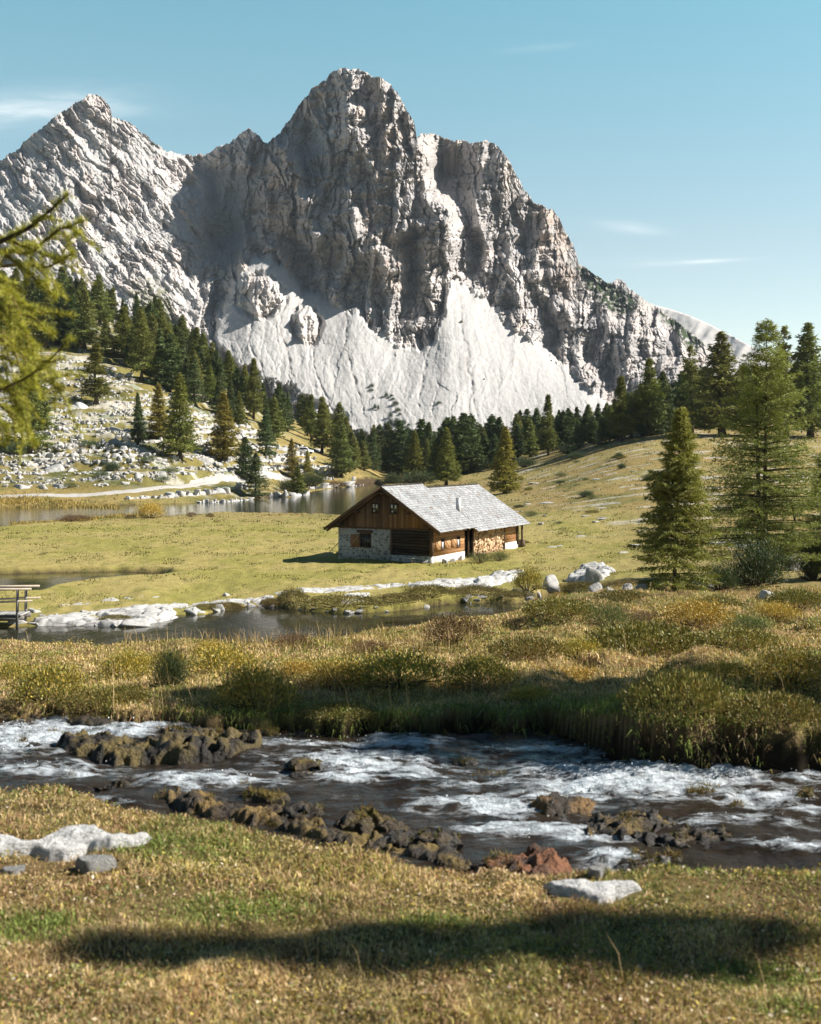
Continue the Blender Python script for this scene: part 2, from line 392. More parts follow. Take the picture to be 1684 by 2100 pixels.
HUMMOCKS = [(1.85, 7.42, .62, .42, .20), (2.7, 7.5, .6, .5, .14), (-1.5, 8.6, .5, .4, .05), (.2, 8.9, .9, .4, .05), (1.6, 10.5, 1.3, .5, .10), (3.1, 13, 1.6, .8, .16),
            (2.2, 16, 1.4, .6, .15), (4.3, 19, 1.8, .9, .22), (.9, 14, 1.0, .5, .10), (-1.9, 11, .9, .5, .06), (6, 26, 2.5, 1.2, .35), (3, 24, 2, 1, .25), (8.5, 33, 3, 1.5, .4), (5, 36, 3, 1.3, .3)]
def gz(X, Y, raw=False):
    X = np.asarray(X, float); Y = np.asarray(Y, float); shp = np.broadcast(X, Y).shape
    X = np.broadcast_to(X, shp); Y = np.broadcast_to(Y, shp)
    Ys = np.maximum(Y, .3)
    u = np.clip(CU + F * X / np.maximum(Y, 6.0), -419, 2019); l = np.clip(np.log(np.maximum(Ys, 6.01)), _gl[0], _gl[-1] - 1e-6)
    a = (u - _gu[0]) / (_gu[1] - _gu[0]); b = (l - _gl[0]) / (_gl[1] - _gl[0])
    i = np.clip(a.astype(int), 0, 60); j = np.clip(b.astype(int), 0, 258); a = a - i; b = b - j
    v = (_vv[i, j] * (1 - b) + _vv[i, j + 1] * b) * (1 - a) + (_vv[i + 1, j] * (1 - b) + _vv[i + 1, j + 1] * b) * a
    Z = (CV - v) / F * Ys
    w = sstep(5.5, 7.8, Ys); Z = Z * w + (-1.62) * (1 - w)
    # undulation
    Z = Z + (.05 + .0) * fbm(X * .9, Y * .9, 3, 31) * sstep(40, 20, Ys) + (.030 * fbm(X * 2.3, Y * 2.3, 3, 32) + .020 * fbm(X * 5, Y * 5, 3, 33)) * sstep(30, 14, Ys)
    m = sstep(9, 16, Ys) * sstep(58, 34, Ys)
    Z = Z + m * .26 * fbm(X * .42, Y * .34, 3, 35)
    m = sstep(55, 70, Ys) * sstep(420, 250, Ys)
    Z = Z + m * (.16 * fbm(X * .11, Y * .11, 3, 37) + .10 * fbm(X * .8, Y * .5, 2, 38))
    # terraced limestone hillside on the left
    hl = sstep(-14, -34, X + (Y - 215) * .12) * sstep(203, 222, Ys) * sstep(420, 330, Ys)
    Z = Z + hl * (1.3 * fbm(X * .05, Y * .05, 3, 41) + .5 * fbm(X * .25, Y * .3, 3, 43))
    p = Z / 2.6 + .9 * fbm(X * .035, Y * .02, 3, 45); fr = p - np.floor(p)
    Z = Z + hl * 2.6 * .55 * (sstep(.62, .95, fr) - fr + .1)
    sel = (Ys > 8.3) & (Ys < 60)
    if sel.any():
        xs, ys = X[sel], Ys[sel]; k = np.clip(ys / 12, .6, 4) ** .75
        wx = xs + .25 * fbm(xs * 1.3, ys * 1.3, 2, 46); f1, f2, _, _, r1, _ = worley(wx / (1.25 * k.mean() if False else 1.25), ys / 1.7, 47); g1, g2, _, _, q1, _ = worley(wx / 3.1, ys / 4.2, 48)
        ts = (.17 * sstep(0, .35, f2 - f1) * (.35 + .9 * r1) * sstep(34, 18, ys) + .34 * sstep(.0, .30, g2 - g1) * (.2 + q1) * sstep(16, 24, ys)) * sstep(8.3, 9.6, ys) * sstep(60, 50, ys) * sstep(-.35, .15, fbm(xs * .22, ys * .18, 2, 49)) * (1 - .8 * sstep(13, 18, ys) * sstep(.15, .09, xs / ys))
        Z = np.array(Z); Z[sel] = Z[sel] + ts - .06 * sstep(9, 12, ys)
    for (x0, y0, sx, sy, hh) in HUMMOCKS:
        Z = Z + hh * np.exp(-((X - x0) / sx) ** 2 - ((Y - y0) / sy) ** 2)
    if raw: return Z
    near = Ys < 30
    if near.any():
        a, b = Yn(X), Yf(X)
        k = sstep(-.10, .34, Ys - a) * sstep(-.04, .16, b - Ys)
        bed = stream_z(X, Ys) - .17 + .07 * fbm(X * 2.2, Y * 2.2, 3, 51)
        Z = np.where(near, Z * (1 - k) + bed * k, Z)
    for poly, zp, wd, y0, y1 in ((POND, POND_Z, .22, 45, 100), (LAKE, LAKE_Z, 1.2, 120, 420), (POOL, LAKE_Z, .6, 70, 110)):
        sel = (Ys > y0) & (Ys < y1)
        if sel.any():
            d = poly_sd(X[sel], Y[sel], poly) - .3 + .35 * fbm(X[sel] * .5, Y[sel] * .5, 3, 61)
            kk = sstep(wd, -wd * .4, d)
            zb = zp - .12 - .25 * np.clip(-d, 0, 3)
            zl = np.where(d < 1.6, np.maximum(Z[sel], zp + .14), Z[sel])
            Z = np.array(Z); Z[sel] = zl * (1 - kk) + zb * kk
    return Z
def gz1(x, y): return float(gz(np.array([x]), np.array([y]))[0])
_hy = np.exp(np.linspace(math.log(3.0), math.log(1200), 2600))
_hc = {}
def hit(u, v, ymin=3.0, ymax=1200):
    """where the photograph's ray through (u, v) meets the ground"""
    k = round(u / 2)
    if k not in _hc:
        x = (k * 2 - CU) / F * _hy; _hc[k] = CV - F * gz(x, _hy) / _hy
    gv = _hc[k]
    ok = np.nonzero((gv <= v) & (_hy >= ymin) & (_hy <= ymax))[0]
    i = ok[0] if len(ok) else int(np.argmin(np.abs(gv - v) + 1e4 * ((_hy < ymin) | (_hy > ymax))))
    Y = _hy[i]; x = (u - CU) / F * Y
    return x, Y, gz1(x, Y)

def ground_col(X, Y, Z):
    """the turf's own colour: straw and green patches, peat at the banks"""
    n1 = fbm(X * .9, Y * .9, 4, 71); n2 = fbm(X * .13, Y * .10, 4, 73); n3 = fbm(X * .03, Y * .022, 4, 75); n4 = fbm(X * 3.2, Y * 3.2, 3, 77)
    straw = np.array((.30, .215, .095)); olive = np.array((.17, .155, .05)); green = np.array((.20, .215, .035)); peat = np.array((.07, .05, .028)); brown = np.array((.20, .135, .065))
    def mix(a, b, k): return a * (1 - k[..., None]) + b * k[..., None]
    c = mix(np.broadcast_to(brown, X.shape + (3,)) * 1.0, olive, sstep(-.25, .3, n1))
    c = mix(c, straw, sstep(.0, .4, n4) * .5)
    # mid meadow round the hut
    mead = sstep(60, 74, Y) * sstep(175, 140, Y) * sstep(26, 14, X - (Y - 90) * .12)
    cm = mix(np.broadcast_to(np.array((.335, .275, .10)), X.shape + (3,)), np.array((.265, .238, .066)), sstep(-.2, .25, n2 + .35 * n1))
    cm = mix(cm, np.array((.17, .165, .04)), sstep(.1, .45, n1 * .8 + n4 * .3) * .6)
    c = mix(c, cm, mead)
    hr = sstep(60, 85, Y) * (1 - mead)
    ch = mix(np.broadcast_to(np.array((.30, .225, .085)), X.shape + (3,)), np.array((.17, .155, .05)), sstep(-.05, .35, n2 + .4 * n1))
    ch = mix(ch, np.array((.32, .26, .10)), sstep(.0, .3, n3))
    c = mix(c, ch, hr)
    # bare limestone pavement showing through on the hillside
    hl = sstep(-14, -34, X + (Y - 215) * .12) * sstep(203, 222, Y)
    k = hl * sstep(.06, .16, fbm(X * .10, Y * .35, 4, 81) + .25 * fbm(X * .7, Y * .7, 3, 83))
    c = mix(c, np.array((.52, .51, .49)), k * .6)
    k = sstep(95, 130, Y) * (1 - hl) * sstep(10, 30, X) * sstep(.22, .30, fbm(X * .10, Y * .42, 4, 85))
    c = mix(c, np.array((.55, .54, .52)), k * .6)
    c = c * np.where(Y < 6.6, .62, 1.0)[..., None]  # near soil darkened to put shade into the gaps between blades
    hh_ = sstep(-14, -34, X + (Y - 215) * .12) * sstep(200, 210, Y); c = mix(c, c * np.array((.66, .72, .62)), hh_ * (c[..., 0] < .42))
    # banks of the stream and ponds
    b = (Y < 12) * sstep(-.012, -.075, Z - gz(X, Y, raw=True)); c = mix(c, np.array((.030, .022, .014)), b)
    b = (Y > 40) * (Y < 420) * sstep(-.15, -.5, Z - gz(X, Y, raw=True)); c = mix(c, peat, b)
    return c

def build_ground():
    inner = np.linspace(-.40, .40, 520)
    outer = np.concatenate([np.linspace(.42, .8, 24), np.linspace(.9, 3.2, 24)])
    t = np.concatenate([-outer[::-1], inner, outer])
    def seg(a, b, st): n = max(2, int(round(math.log(b / a) / st))); return np.exp(np.linspace(math.log(a), math.log(b), n, endpoint=False))
    y = np.concatenate([seg(.35, 3, .06), seg(3, 9, .006), seg(9, 25, .008), seg(25, 60, .012), seg(60, 110, .0038), seg(110, 180, .009), seg(180, 420, .0048), seg(420, 4600, .06), [4600]])
    Yg, Tg = np.meshgrid(y, t, indexing='ij'); Xg = np.clip(Tg, -.4, .4) * np.maximum(Yg, 1.5) + (Tg - np.clip(Tg, -.4, .4)) * np.clip(Yg, 1.5, 900)
    Zg = gz(Xg, Yg)
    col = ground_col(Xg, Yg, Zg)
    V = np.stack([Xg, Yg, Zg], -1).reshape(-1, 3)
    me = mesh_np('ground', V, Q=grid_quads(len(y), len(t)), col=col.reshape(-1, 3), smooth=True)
    tag(link('ground', me, M['ground']), kind='structure')
build_ground()

def water_sheet(name, poly, z, step, mat):
    """sheet of water a little larger than its shore, cut by the banks"""
    mn = poly.min(0) - 1.5; mx = poly.max(0) + 1.5
    V = np.array([(mn[0], mn[1], z), (mx[0], mn[1], z), (mx[0], mx[1], z), (mn[0], mx[1], z)])
    # clip to the polygon grown by 1.5 m, as a fan-free bmesh fill
    bm = bmesh.new(); pts = []
    n = len(poly); c = poly.mean(0)
    for i in range(n):
        a, b, d = poly[i - 1], poly[i], poly[(i + 1) % n]
        t = d - a; nn = np.array((t[1], -t[0])); nn /= np.linalg.norm(nn) + 1e-9
        q = b + nn * 1.0
        if poly_sd(np.array([q[0]]), np.array([q[1]]), poly)[0] < 0: q = b - nn * 1.0
        pts.append(bm.verts.new((q[0], q[1], z)))
    f = bm.faces.new(pts); bmesh.ops.triangulate(bm, faces=[f]); bmesh.ops.recalc_face_normals(bm, faces=bm.faces)
    for f in bm.faces:
        if f.normal.z < 0: f.normal_flip()
    me = bpy.data.meshes.new(name); bm.to_mesh(me); bm.free()
    tag(link(name, me, mat), kind='structure')
water_sheet('pond_water', POND, POND_Z, .5, M['pond'])
water_sheet('lake_water', LAKE, LAKE_Z, 1.0, M['pond'])
water_sheet('pool_water', POOL, LAKE_Z, .5, M['pond'])

# ================================================================ mountain
SIL = np.array([(-120, 372), (0, 328), (20, 318), (60, 282), (100, 250), (140, 222), (165, 205), (180, 194), (195, 193), (215, 203), (225, 215), (230, 238), (245, 243), (262, 250), (285, 268), (310, 288), (335, 307), (360, 312), (385, 318), (420, 318), (440, 305), (455, 295), (468, 296), (480, 286), (497, 272), (512, 263), (524, 272), (540, 290), (550, 292), (556, 282), (575, 275), (585, 255), (600, 237), (612, 215), (628, 200), (638, 183), (655, 172), (668, 165), (675, 152), (690, 145), (705, 141), (725, 140), (745, 146), (762, 155), (785, 160), (800, 172), (815, 188), (828, 210), (840, 235), (850, 255), (855, 285), (862, 275), (880, 273), (900, 278), (920, 283), (935, 290), (950, 286), (965, 298), (980, 288), (1000, 289), (1020, 300), (1037, 318), (1050, 340), (1062, 365), (1075, 385), (1090, 408), (1105, 418), (1120, 425), (1135, 430), (1147, 445), (1155, 470), (1170, 495), (1182, 520), (1187, 540), (1215, 560), (1240, 575), (1258, 580), (1268, 570), (1280, 578), (1290, 592), (1320, 612), (1340, 628), (1365, 640), (1400, 668), (1440, 700), (1470, 730), (1520, 780), (1600, 850), (1800, 885)], float)
MCT = np.array([
 (-100, 900, 990), (0, 900, 1000), (400, 905, 1050), (800, 905, 1035), (1000, 905, 1035), (1250, 860, 1085), (1500, 860, 1150), (1800, 890, 1180), (1250, 905, 1050),
 (700, 880, 1062), (800, 800, 1110), (800, 730, 1165), (930, 800, 1105), (930, 700, 1180), (930, 600, 1265), (1050, 720, 1195), (1050, 820, 1110), (1200, 820, 1120), (1150, 770, 1175), (650, 720, 1158), (650, 800, 1105), (620, 615, 1232), (500, 700, 1158), (490, 560, 1262), (560, 540, 1272), (550, 640, 1195), (720, 660, 1195),
 (830, 705, 1190), (830, 600, 1222), (800, 500, 1262), (780, 400, 1300), (800, 300, 1322), (760, 210, 1352), (720, 150, 1385), (840, 420, 1290), (850, 300, 1345), (820, 220, 1362),
 (700, 610, 1255), (640, 560, 1300), (560, 480, 1345), (540, 400, 1385), (560, 310, 1415), (620, 220, 1428), (650, 400, 1330), (680, 300, 1365), (620, 480, 1310), (730, 500, 1272),
 (880, 330, 1400), (872, 420, 1325), (910, 420, 1330), (905, 500, 1268), (920, 560, 1280),
 (450, 500, 1395), (470, 400, 1450), (440, 345, 1500), (500, 330, 1450), (510, 285, 1465),
 (400, 500, 1340), (385, 400, 1420), (400, 330, 1505), (330, 600, 1240), (300, 500, 1310), (250, 420, 1355), (200, 320, 1410), (195, 205, 1470), (260, 280, 1455), (100, 400, 1340), (100, 290, 1430), (0, 340, 1430), (0, 500, 1270), (0, 700, 1120), (200, 700, 1130), (350, 700, 1160), (200, 550, 1250), (-100, 420, 1370), (420, 600, 1270), (320, 330, 1445),
 (960, 310, 1475), (895, 290, 1488), (1000, 300, 1462), (930, 400, 1452), (895, 340, 1490), (962, 400, 1442), (1000, 400, 1402), (1000, 440, 1378), (960, 500, 1345), (1040, 400, 1410), (1090, 430, 1425), (1090, 550, 1325), (1040, 600, 1310), (1160, 510, 1430), (1110, 650, 1290), (1190, 700, 1270), (1250, 770, 1205), (1260, 610, 1395), (1290, 680, 1270), (1380, 720, 1285), (1430, 725, 1340), (1340, 650, 1390), (1310, 760, 1195)], float)
SCREE = [(1262, 840), (1200, 790), (1150, 745), (1100, 708), (1040, 660), (1000, 615), (955, 580), (925, 572), (905, 640), (890, 695), (862, 716), (825, 706), (790, 690), (762, 672), (735, 640), (700, 625), (655, 602), (615, 598), (590, 560), (548, 522), (505, 540), (478, 590), (450, 640), (438, 690), (480, 745), (600, 800), (700, 870), (800, 920), (1262, 920)]
COUL = [(405, 322), (440, 350), (500, 350), (545, 330), (530, 400), (512, 440), (505, 520), (470, 522), (440, 500), (425, 430)]
VEG = [[(1182, 543), (1230, 568), (1290, 598), (1312, 622), (1275, 648), (1235, 628), (1205, 592)], [(1350, 640), (1445, 702), (1432, 716), (1390, 692)]]

CRESTS = [([(735, 240), (742, 330), (722, 420), (742, 520)], 34, 24), ([(690, 148), (706, 230), (698, 300)], 26, 20), ([(848, 215), (868, 330), (880, 395)], 34, 26),
          ([(898, 390), (915, 430), (922, 495)], 32, 26), ([(588, 310), (602, 390), (640, 430), (652, 505)], 34, 26), ([(800, 320), (815, 420), (800, 520), (832, 600), (824, 700)], 40, 18),
          ([(655, 555), (690, 610)], 30, 20), ([(560, 505), (585, 545)], 26, 20), ([(985, 290), (1000, 380), (1010, 460), (1062, 570)], 42, 30), ([(1062, 600), (1082, 690)], 32, 22),
          ([(1170, 650), (1180, 720), (1222, 790)], 36, 26), ([(1300, 620), (1312, 720)], 34, 24), ([(1112, 425), (1132, 500), (1155, 565)], 30, 22), ([(1395, 680), (1402, 760)], 26, 18),
          ([(510, 275), (500, 330)], 24, 22), ([(455, 298), (450, 330)], 18, 14), ([(150, 230), (130, 330), (170, 420)], 50, 26), ([(230, 250), (300, 340), (350, 420)], 46, 20), ([(60, 300), (40, 420)], 50, 26), ([(250, 430), (300, 520)], 40, 20), ([(130, 450), (220, 560)], 40, 20)]

def build_mountain():
    us = np.arange(-110, 1640, 1.3); nr = 580
    S = np.interp(us, SIL[:, 0], SIL[:, 1])
    jag = sstep(150, 250, us) * 0 + 1
    S = S + (4.2 * pnoise(us / 13, us * 0 + .5, 3) + 3.6 * np.abs(pnoise(us / 6.3, us * 0 + 1.7, 4)) + 2.4 * pnoise(us / 2.7, us * 0 + 2.7, 5) - 1) * jag * sstep(1640, 1300, us)
    t = np.linspace(0, 1, nr); t = 1 - (1 - t) ** 1.05
    U = np.broadcast_to(us[None], (nr, len(us))); Vp = 912 + (S[None] - 912) * t[:, None]
    cu, cv = np.meshgrid(np.arange(-120, 1660, 8), np.arange(120, 945, 8), indexing='ij')
    ev = tps(MCT[:, :2] / 300, MCT[:, 2], 2e-4)
    Dc = ev(np.stack([cu.ravel(), cv.ravel()], 1) / 300).reshape(cu.shape)
    a = (U + 120) / 8; b = np.clip((Vp - 120) / 8, 0, 101.999); i = a.astype(int); j = b.astype(int)
    # smooth (cubic-ish) interpolation of the coarse depth
    fa, fb = a - i, b - j; j1 = np.minimum(j + 1, Dc.shape[1] - 1); i1 = np.minimum(i + 1, Dc.shape[0] - 1)
    D = (Dc[i, j] * (1 - fb) + Dc[i, j1] * fb) * (1 - fa) + (Dc[i1, j] * (1 - fb) + Dc[i1, j1] * fb) * fa
    wu = U + 14 * fbm(U / 70, Vp / 70, 3, 91); wv = Vp + 14 * fbm(U / 70, Vp / 70, 3, 92)
    ws = 7 * fbm(U / 24, Vp / 24, 3, 93)
    # scree fields
    sd1 = poly_sd(U + 16 * fbm(U / 26, Vp / 60, 4, 94), Vp + 24 * fbm(U / 22, Vp / 40, 4, 95), SCREE)
    isl = np.minimum(np.hypot((wu - 532) / 48, (wv - 605) / 42) - 1, np.hypot((wu - 628) / 30, (wv - 668) / 36) - 1) * 30
    sd1 = np.maximum(sd1, -(isl))
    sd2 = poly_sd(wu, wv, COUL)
    rock = sstep(-9, 7, np.minimum(sd1, np.maximum(sd2 * .35, -3.5) + 1.2))
    left = sstep(455, 400, U + .12 * (Vp - 450))                 # the bedded slopes of the left peak
    lsc = sstep(.10, -.12, fbm(U / 60 + Vp / 200, Vp / 90 - U / 160, 4, 96))   # rubble between the beds
    low = sstep(500, 640, Vp) * left
    rough = rock * (1 - left * .55 * lsc) * (1 - .55 * sstep(4, -4, isl))
    # --- cliffs: pillars, blocks and ledges
    det = np.zeros_like(D); tone = np.zeros_like(D)
    j1 = 3.2 * fbm(U / 9, Vp / 9, 3, 231); j2 = 3.2 * fbm(U / 9, Vp / 9, 3, 232)          # ragged edges
    for (sx, sy, A, seed) in ((130, 300, 40, 220), (80, 200, 40, 221), (45, 110, 20, 222)):
        n = pnoise(wu / sx, wv / sy, seed) + .4 * pnoise(wu / sx * 2.1, wv / sy * 2.1, seed + 50)
        det += A * 1.5 * np.abs(n)
    ju, jv = wu + j1, wv + j2
    for (sx, sy, A, tl, ed, seed) in ((64, 140, 20, 1.9, 6, 201), (30, 62, 17, 1.9, 6, 202), (14, 26, 10.5, 1.9, 4.2, 203), (7.0, 10.5, 5.2, 1.9, 2.2, 204), (3.6, 4.8, 1.8, 1.7, .5, 205)):
        f1, f2, dx, dy, r1, r2 = worley(ju / sx, jv / sy, seed)
        det += A * ((r1 - .5) * 1.0 + 2 * (r2 - .5) * tl * dx * .8 + 1.0 * (r1 - .35) * dy) + ed * np.exp(-((f2 - f1) / .09) ** 2)
        tone += (r1 - .5) * .12
    for pts, w, A in CRESTS:
        det -= 1.5 * A * np.clip(1 - line_d(wu + ws, wv, pts) / (w * 1.15), 0, 1) ** 1.2
    per = 41; p = -(wv + .10 * wu) / per + .35 * fbm(U / 90, Vp / 90, 3, 97)
    fr = p - np.floor(p); det += 13 * (sstep(.72, .98, fr) - fr + .5)
    per = 15; p = -(wv + .06 * wu) / per + .4 * fbm(U / 50, Vp / 50, 3, 98); fr = p - np.floor(p); det += 6.0 * (sstep(.65, .98, fr) - fr + .5)
    per = 6.2; p = -(Vp + .04 * U + ws * .5) / per; fr = p - np.floor(p); det += 2.4 * (sstep(.6, .98, fr) - fr + .5)
    det = det * .8; det -= det[rough > .5].mean() - 14 * sstep(420, 560, Vp)
    # --- left peak: beds dipping down to the right
    ca, sa = math.cos(R(48)), math.sin(R(48)); L1 = wu * ca + wv * sa; L2 = -wu * sa + wv * ca
    dl = np.zeros_like(D)
    n = pnoise(L1 / 120, L2 / 46, 321) + .4 * pnoise(L1 / 56, L2 / 22, 371); dl += 17 * 1.35 * np.abs(n)
    M1, M2 = L1 + j1, L2 + j2 * .7
    for (sx, sy, A, ed, seed) in ((80, 30, 9, 2.5, 302), (40, 15, 7.0, 2.2, 303), (19, 8.0, 4.6, 1.5, 304), (9, 4.4, 2.4, .7, 305)):
        f1, f2, dx, dy, r1, r2 = worley(M1 / sx, M2 / sy, seed)
        dl += A * ((r1 - .5) * .9 + (r2 - .5) * 2.0 * dx + 1.5 * (r1 - .25) * dy) + ed * np.exp(-((f2 - f1) / .10) ** 2)
    gul = fbm(L2 / 42 + .3 * fbm(L1 / 80, L2 / 80, 2, 98), L1 / 400, 3, 99)
    dl += 18 * np.abs(gul)
    dl -= dl[left > .5].mean()
    det = det * (1 - left) + dl * left
    sm = .9 * fbm(U / 9, Vp / 9, 3, 111) + .9 * rock * fbm(U / 3.2, Vp / 3.8, 2, 112)
    D = D - sstep(6, -10, isl) * 16
    D = D + det * (.06 + .94 * rough) + sm * (.6 + rough * 1.0)
    # scree: fans, furrows that run down the fall line
    ap = np.where(U < 760, 600 + (Vp - 520) * .12, 930)
    ang = (U - ap) / (np.maximum(Vp - 470, 40))
    fur = fbm(ang * 16, Vp / 500, 3, 121); D += (1 - rock) * (.8 * fur + .15 * fbm(ang * 60, Vp / 260, 2, 122))
    gl = np.minimum.reduce([line_d(wu, wv, l) for l in ([(938, 585), (952, 690), (968, 780), (976, 850)], [(702, 640), (716, 740), (742, 840)], [(520, 640), (505, 700), (540, 760)], [(590, 590), (570, 680), (600, 770)],
                                                       [(880, 705), (868, 770), (858, 830)], [(640, 700), (655, 780), (690, 850)], [(560, 640), (495, 560)], [(470, 590), (440, 700), (520, 790)])])
    gw = np.exp(-(gl / (3.0 + 1.5 * fbm(U / 20, Vp / 20, 2, 123))) ** 2); D += gw * 2.4 * (1 - rock * .5) * (.5 + fbm(U / 16, Vp / 12, 2, 124))
    # --- colour of the stone, with the gully's shade painted in
    n = fbm(U / 120, Vp / 120, 4, 131); n2 = fbm(wu / 34, wv / 60, 4, 132); n3 = fbm(U / 7, Vp / 9, 3, 133)
    grey = np.array((.355, .338, .332)); pale = np.array((.525, .488, .468)); orange = np.array((.42, .30, .215)); scree = np.array((.475, .462, .447))
    def mix(a, b, k): return a * (1 - k[..., None]) + b * k[..., None]
    c = mix(np.broadcast_to(grey, D.shape + (3,)), pale, sstep(-.25, .35, n2 + .4 * n3 + tone))
    c = c * (1 + tone[..., None] * .5)
    og = np.exp(-((U - 590) / 75) ** 2 - ((Vp - 440) / 80) ** 2) * .35 + np.exp(-((U - 900) / 35) ** 2 - ((Vp - 440) / 40) ** 2) * .25 + np.exp(-((U - 205) / 40) ** 2 - ((Vp - 240) / 50) ** 2) * .3
    c = mix(c, orange, sstep(.10, .50, n + .6 * n2 + og) * .45)
    c = mix(c, np.array((.54, .492, .468)), left * .6); c = mix(c, pale * 1.05, sstep(4, -4, isl) * .6)
    c = mix(c, np.array((.44, .40, .37)), (1 - left) * sstep(-.1, .3, fbm(U / 45, Vp / 140, 3, 137)) * .5)
    c = mix(c, np.broadcast_to(scree, D.shape + (3,)) * (1 + .08 * fur + .06 * n3 + .10 * fbm(ang * 40, Vp / 300, 4, 126))[..., None], np.maximum(1 - rock, left * lsc * .8))
    c = mix(c, np.array((.25, .25, .25)), sstep(-14, 12, sd2 * -1) * .85)  # gully stone darkened to stand for the shade lying in it
    c = mix(c, np.array((.33, .29, .27)), gw * (1 - rock) * .6 * sstep(-.3, .3, fbm(U / 12, Vp / 10, 2, 125)))
    c = mix(c, np.array((.19, .19, .12)), sstep(1.1, .75, np.hypot((wu - 312 - (Vp - 620) * .3) / 46, (wv - 622) / 62)) * sstep(-.35, .2, n3 + .5 * n2) * .9)
    veg = np.maximum.reduce([sstep(7, -4, poly_sd(wu, wv, q)) for q in VEG]) * sstep(-.35, .05, n3 + .4 * fbm(U / 12, Vp / 5, 2, 134))
    c = mix(c, np.array((.040, .060, .026)), veg); D = D - veg * 2.5
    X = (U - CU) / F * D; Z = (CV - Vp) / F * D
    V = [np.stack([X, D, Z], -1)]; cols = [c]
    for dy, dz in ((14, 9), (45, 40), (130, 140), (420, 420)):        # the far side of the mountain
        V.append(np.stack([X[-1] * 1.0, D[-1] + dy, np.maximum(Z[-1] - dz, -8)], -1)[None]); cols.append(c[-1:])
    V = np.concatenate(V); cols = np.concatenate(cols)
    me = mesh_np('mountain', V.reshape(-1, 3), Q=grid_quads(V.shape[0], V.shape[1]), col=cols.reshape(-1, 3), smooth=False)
    tag(link('mountain', me, M['rockface']), kind='structure')
    # paler ridge far behind on the right
    us = np.arange(1240, 1900, 4.0); s = np.interp(us, [1240, 1330, 1370, 1410, 1450, 1500, 1530, 1600, 1700, 1900], [600, 622, 632, 645, 662, 688, 704, 745, 800, 870])
    vv = np.linspace(0, 1, 60); U = np.broadcast_to(us[None], (60, len(us))); Vq = 905 + (s[None] - 905) * vv[:, None]
    D2 = 3300 + (905 - Vq) * 2.2 + 60 * fbm(U / 60 + Vq / 90, Vq / 120, 4, 141) + 14 * np.abs(fbm(U / 14 + Vq / 20, Vq / 40, 3, 142))
    V = np.concatenate([np.stack([(U - CU) / F * D2, D2, (CV - Vq) / F * D2], -1), np.stack([(U[-1] - CU) / F * D2[-1], D2[-1] + 500, (CV - Vq[-1]) / F * D2[-1] - 300], -1)[None]])
    c = np.broadcast_to(np.array((.50, .48, .46)), V.shape) * (1 + .2 * fbm(np.vstack([U, U[-1:]]) / 25, np.vstack([Vq, Vq[-1:]]) / 12, 3, 143))[..., None]
    me = mesh_np('distant_ridge', V.reshape(-1, 3), Q=grid_quads(61, len(us)), col=c.reshape(-1, 3), smooth=True)
    tag(link('distant_ridge', me, M['rockface']), kind='structure')
if 'mountain' not in SKIP: build_mountain()

# ================================================================ stream
FOAM = [(60, 1505, 130, 30, .8), (250, 1497, 130, 16, .8), (345, 1502, 60, 12, .6), (100, 1580, 110, 14, .6), (30, 1530, 70, 20, .7), (800, 1526, 100, 12, .9), (740, 1568, 150, 24, .75), (730, 1597, 90, 10, .8), (430, 1602, 150, 16, .6), (600, 1525, 100, 10, .5),
        (1290, 1600, 190, 34, 1.0), (1200, 1625, 120, 20, .9), (1470, 1600, 110, 30, .8), (1560, 1640, 120, 16, .7), (1640, 1600, 60, 18, .6), (1050, 1660, 150, 14, .7), (985, 1650, 40, 16, .9), (1080, 1705, 120, 14, .8), (1200, 1722, 80, 8, .7), (1250, 1765, 40, 16, .9),
        (1100, 1540, 120, 10, .4), (1000, 1610, 160, 10, .35), (1500, 1690, 200, 12, .45), (1620, 1735, 100, 8, .6), (900, 1650, 60, 8, .6), (240, 1650, 60, 6, .3), (1650, 1650, 60, 12, .5), (870, 1585, 80, 12, .5)]
def build_stream():
    xs = np.arange(-7, 6.6, .014); tt = np.linspace(-.10, 1.06, 190)
    X, T = np.meshgrid(xs, tt); a = Yn(X); b = Yf(X); Y = a + (b - a) * T
    Z = stream_z(X, Y); u = CU + F * X / Y; v = CV - F * Z / Y
    fo = np.zeros_like(X); wx = 34 * fbm(X * 2.2, Y * 3.0, 3, 401); wy = 10 * fbm(X * 2.2, Y * 3, 3, 402)
    for (fu, fv, ru, rv, am) in FOAM:
        fo = np.maximum(fo, am * np.exp(-((u + wx - fu) / ru / 1.15) ** 2 - ((v + wy - fv) / rv / 1.25) ** 2))
    st = fbm(X * 5 + 1.2 * fbm(X * 2, Y * 2, 2, 405), Y * 13, 4, 403)
    f = np.clip(fo * (1.0 + .9 * st), 0, 1)
    # standing waves, riffles and little falls
    z = Z + .040 * fbm(X * 1.6, Y * 4.2, 3, 411) + (.008 + .035 * fo) * (1 - 2 * np.abs(fbm(X * 4.5, Y * 11, 3, 412))) + .004 * fbm(X * 14, Y * 30, 3, 413) + fo * .010 * fbm(X * 30, Y * 40, 3, 414)
    col = np.stack([f, f, f], -1)
    me = mesh_np('stream_water', np.stack([X, Y, z], -1).reshape(-1, 3), Q=grid_quads(*X.shape), col=col.reshape(-1, 3), smooth=True)
    tag(link('stream_water', me, M['stream']), kind='structure')
build_stream()
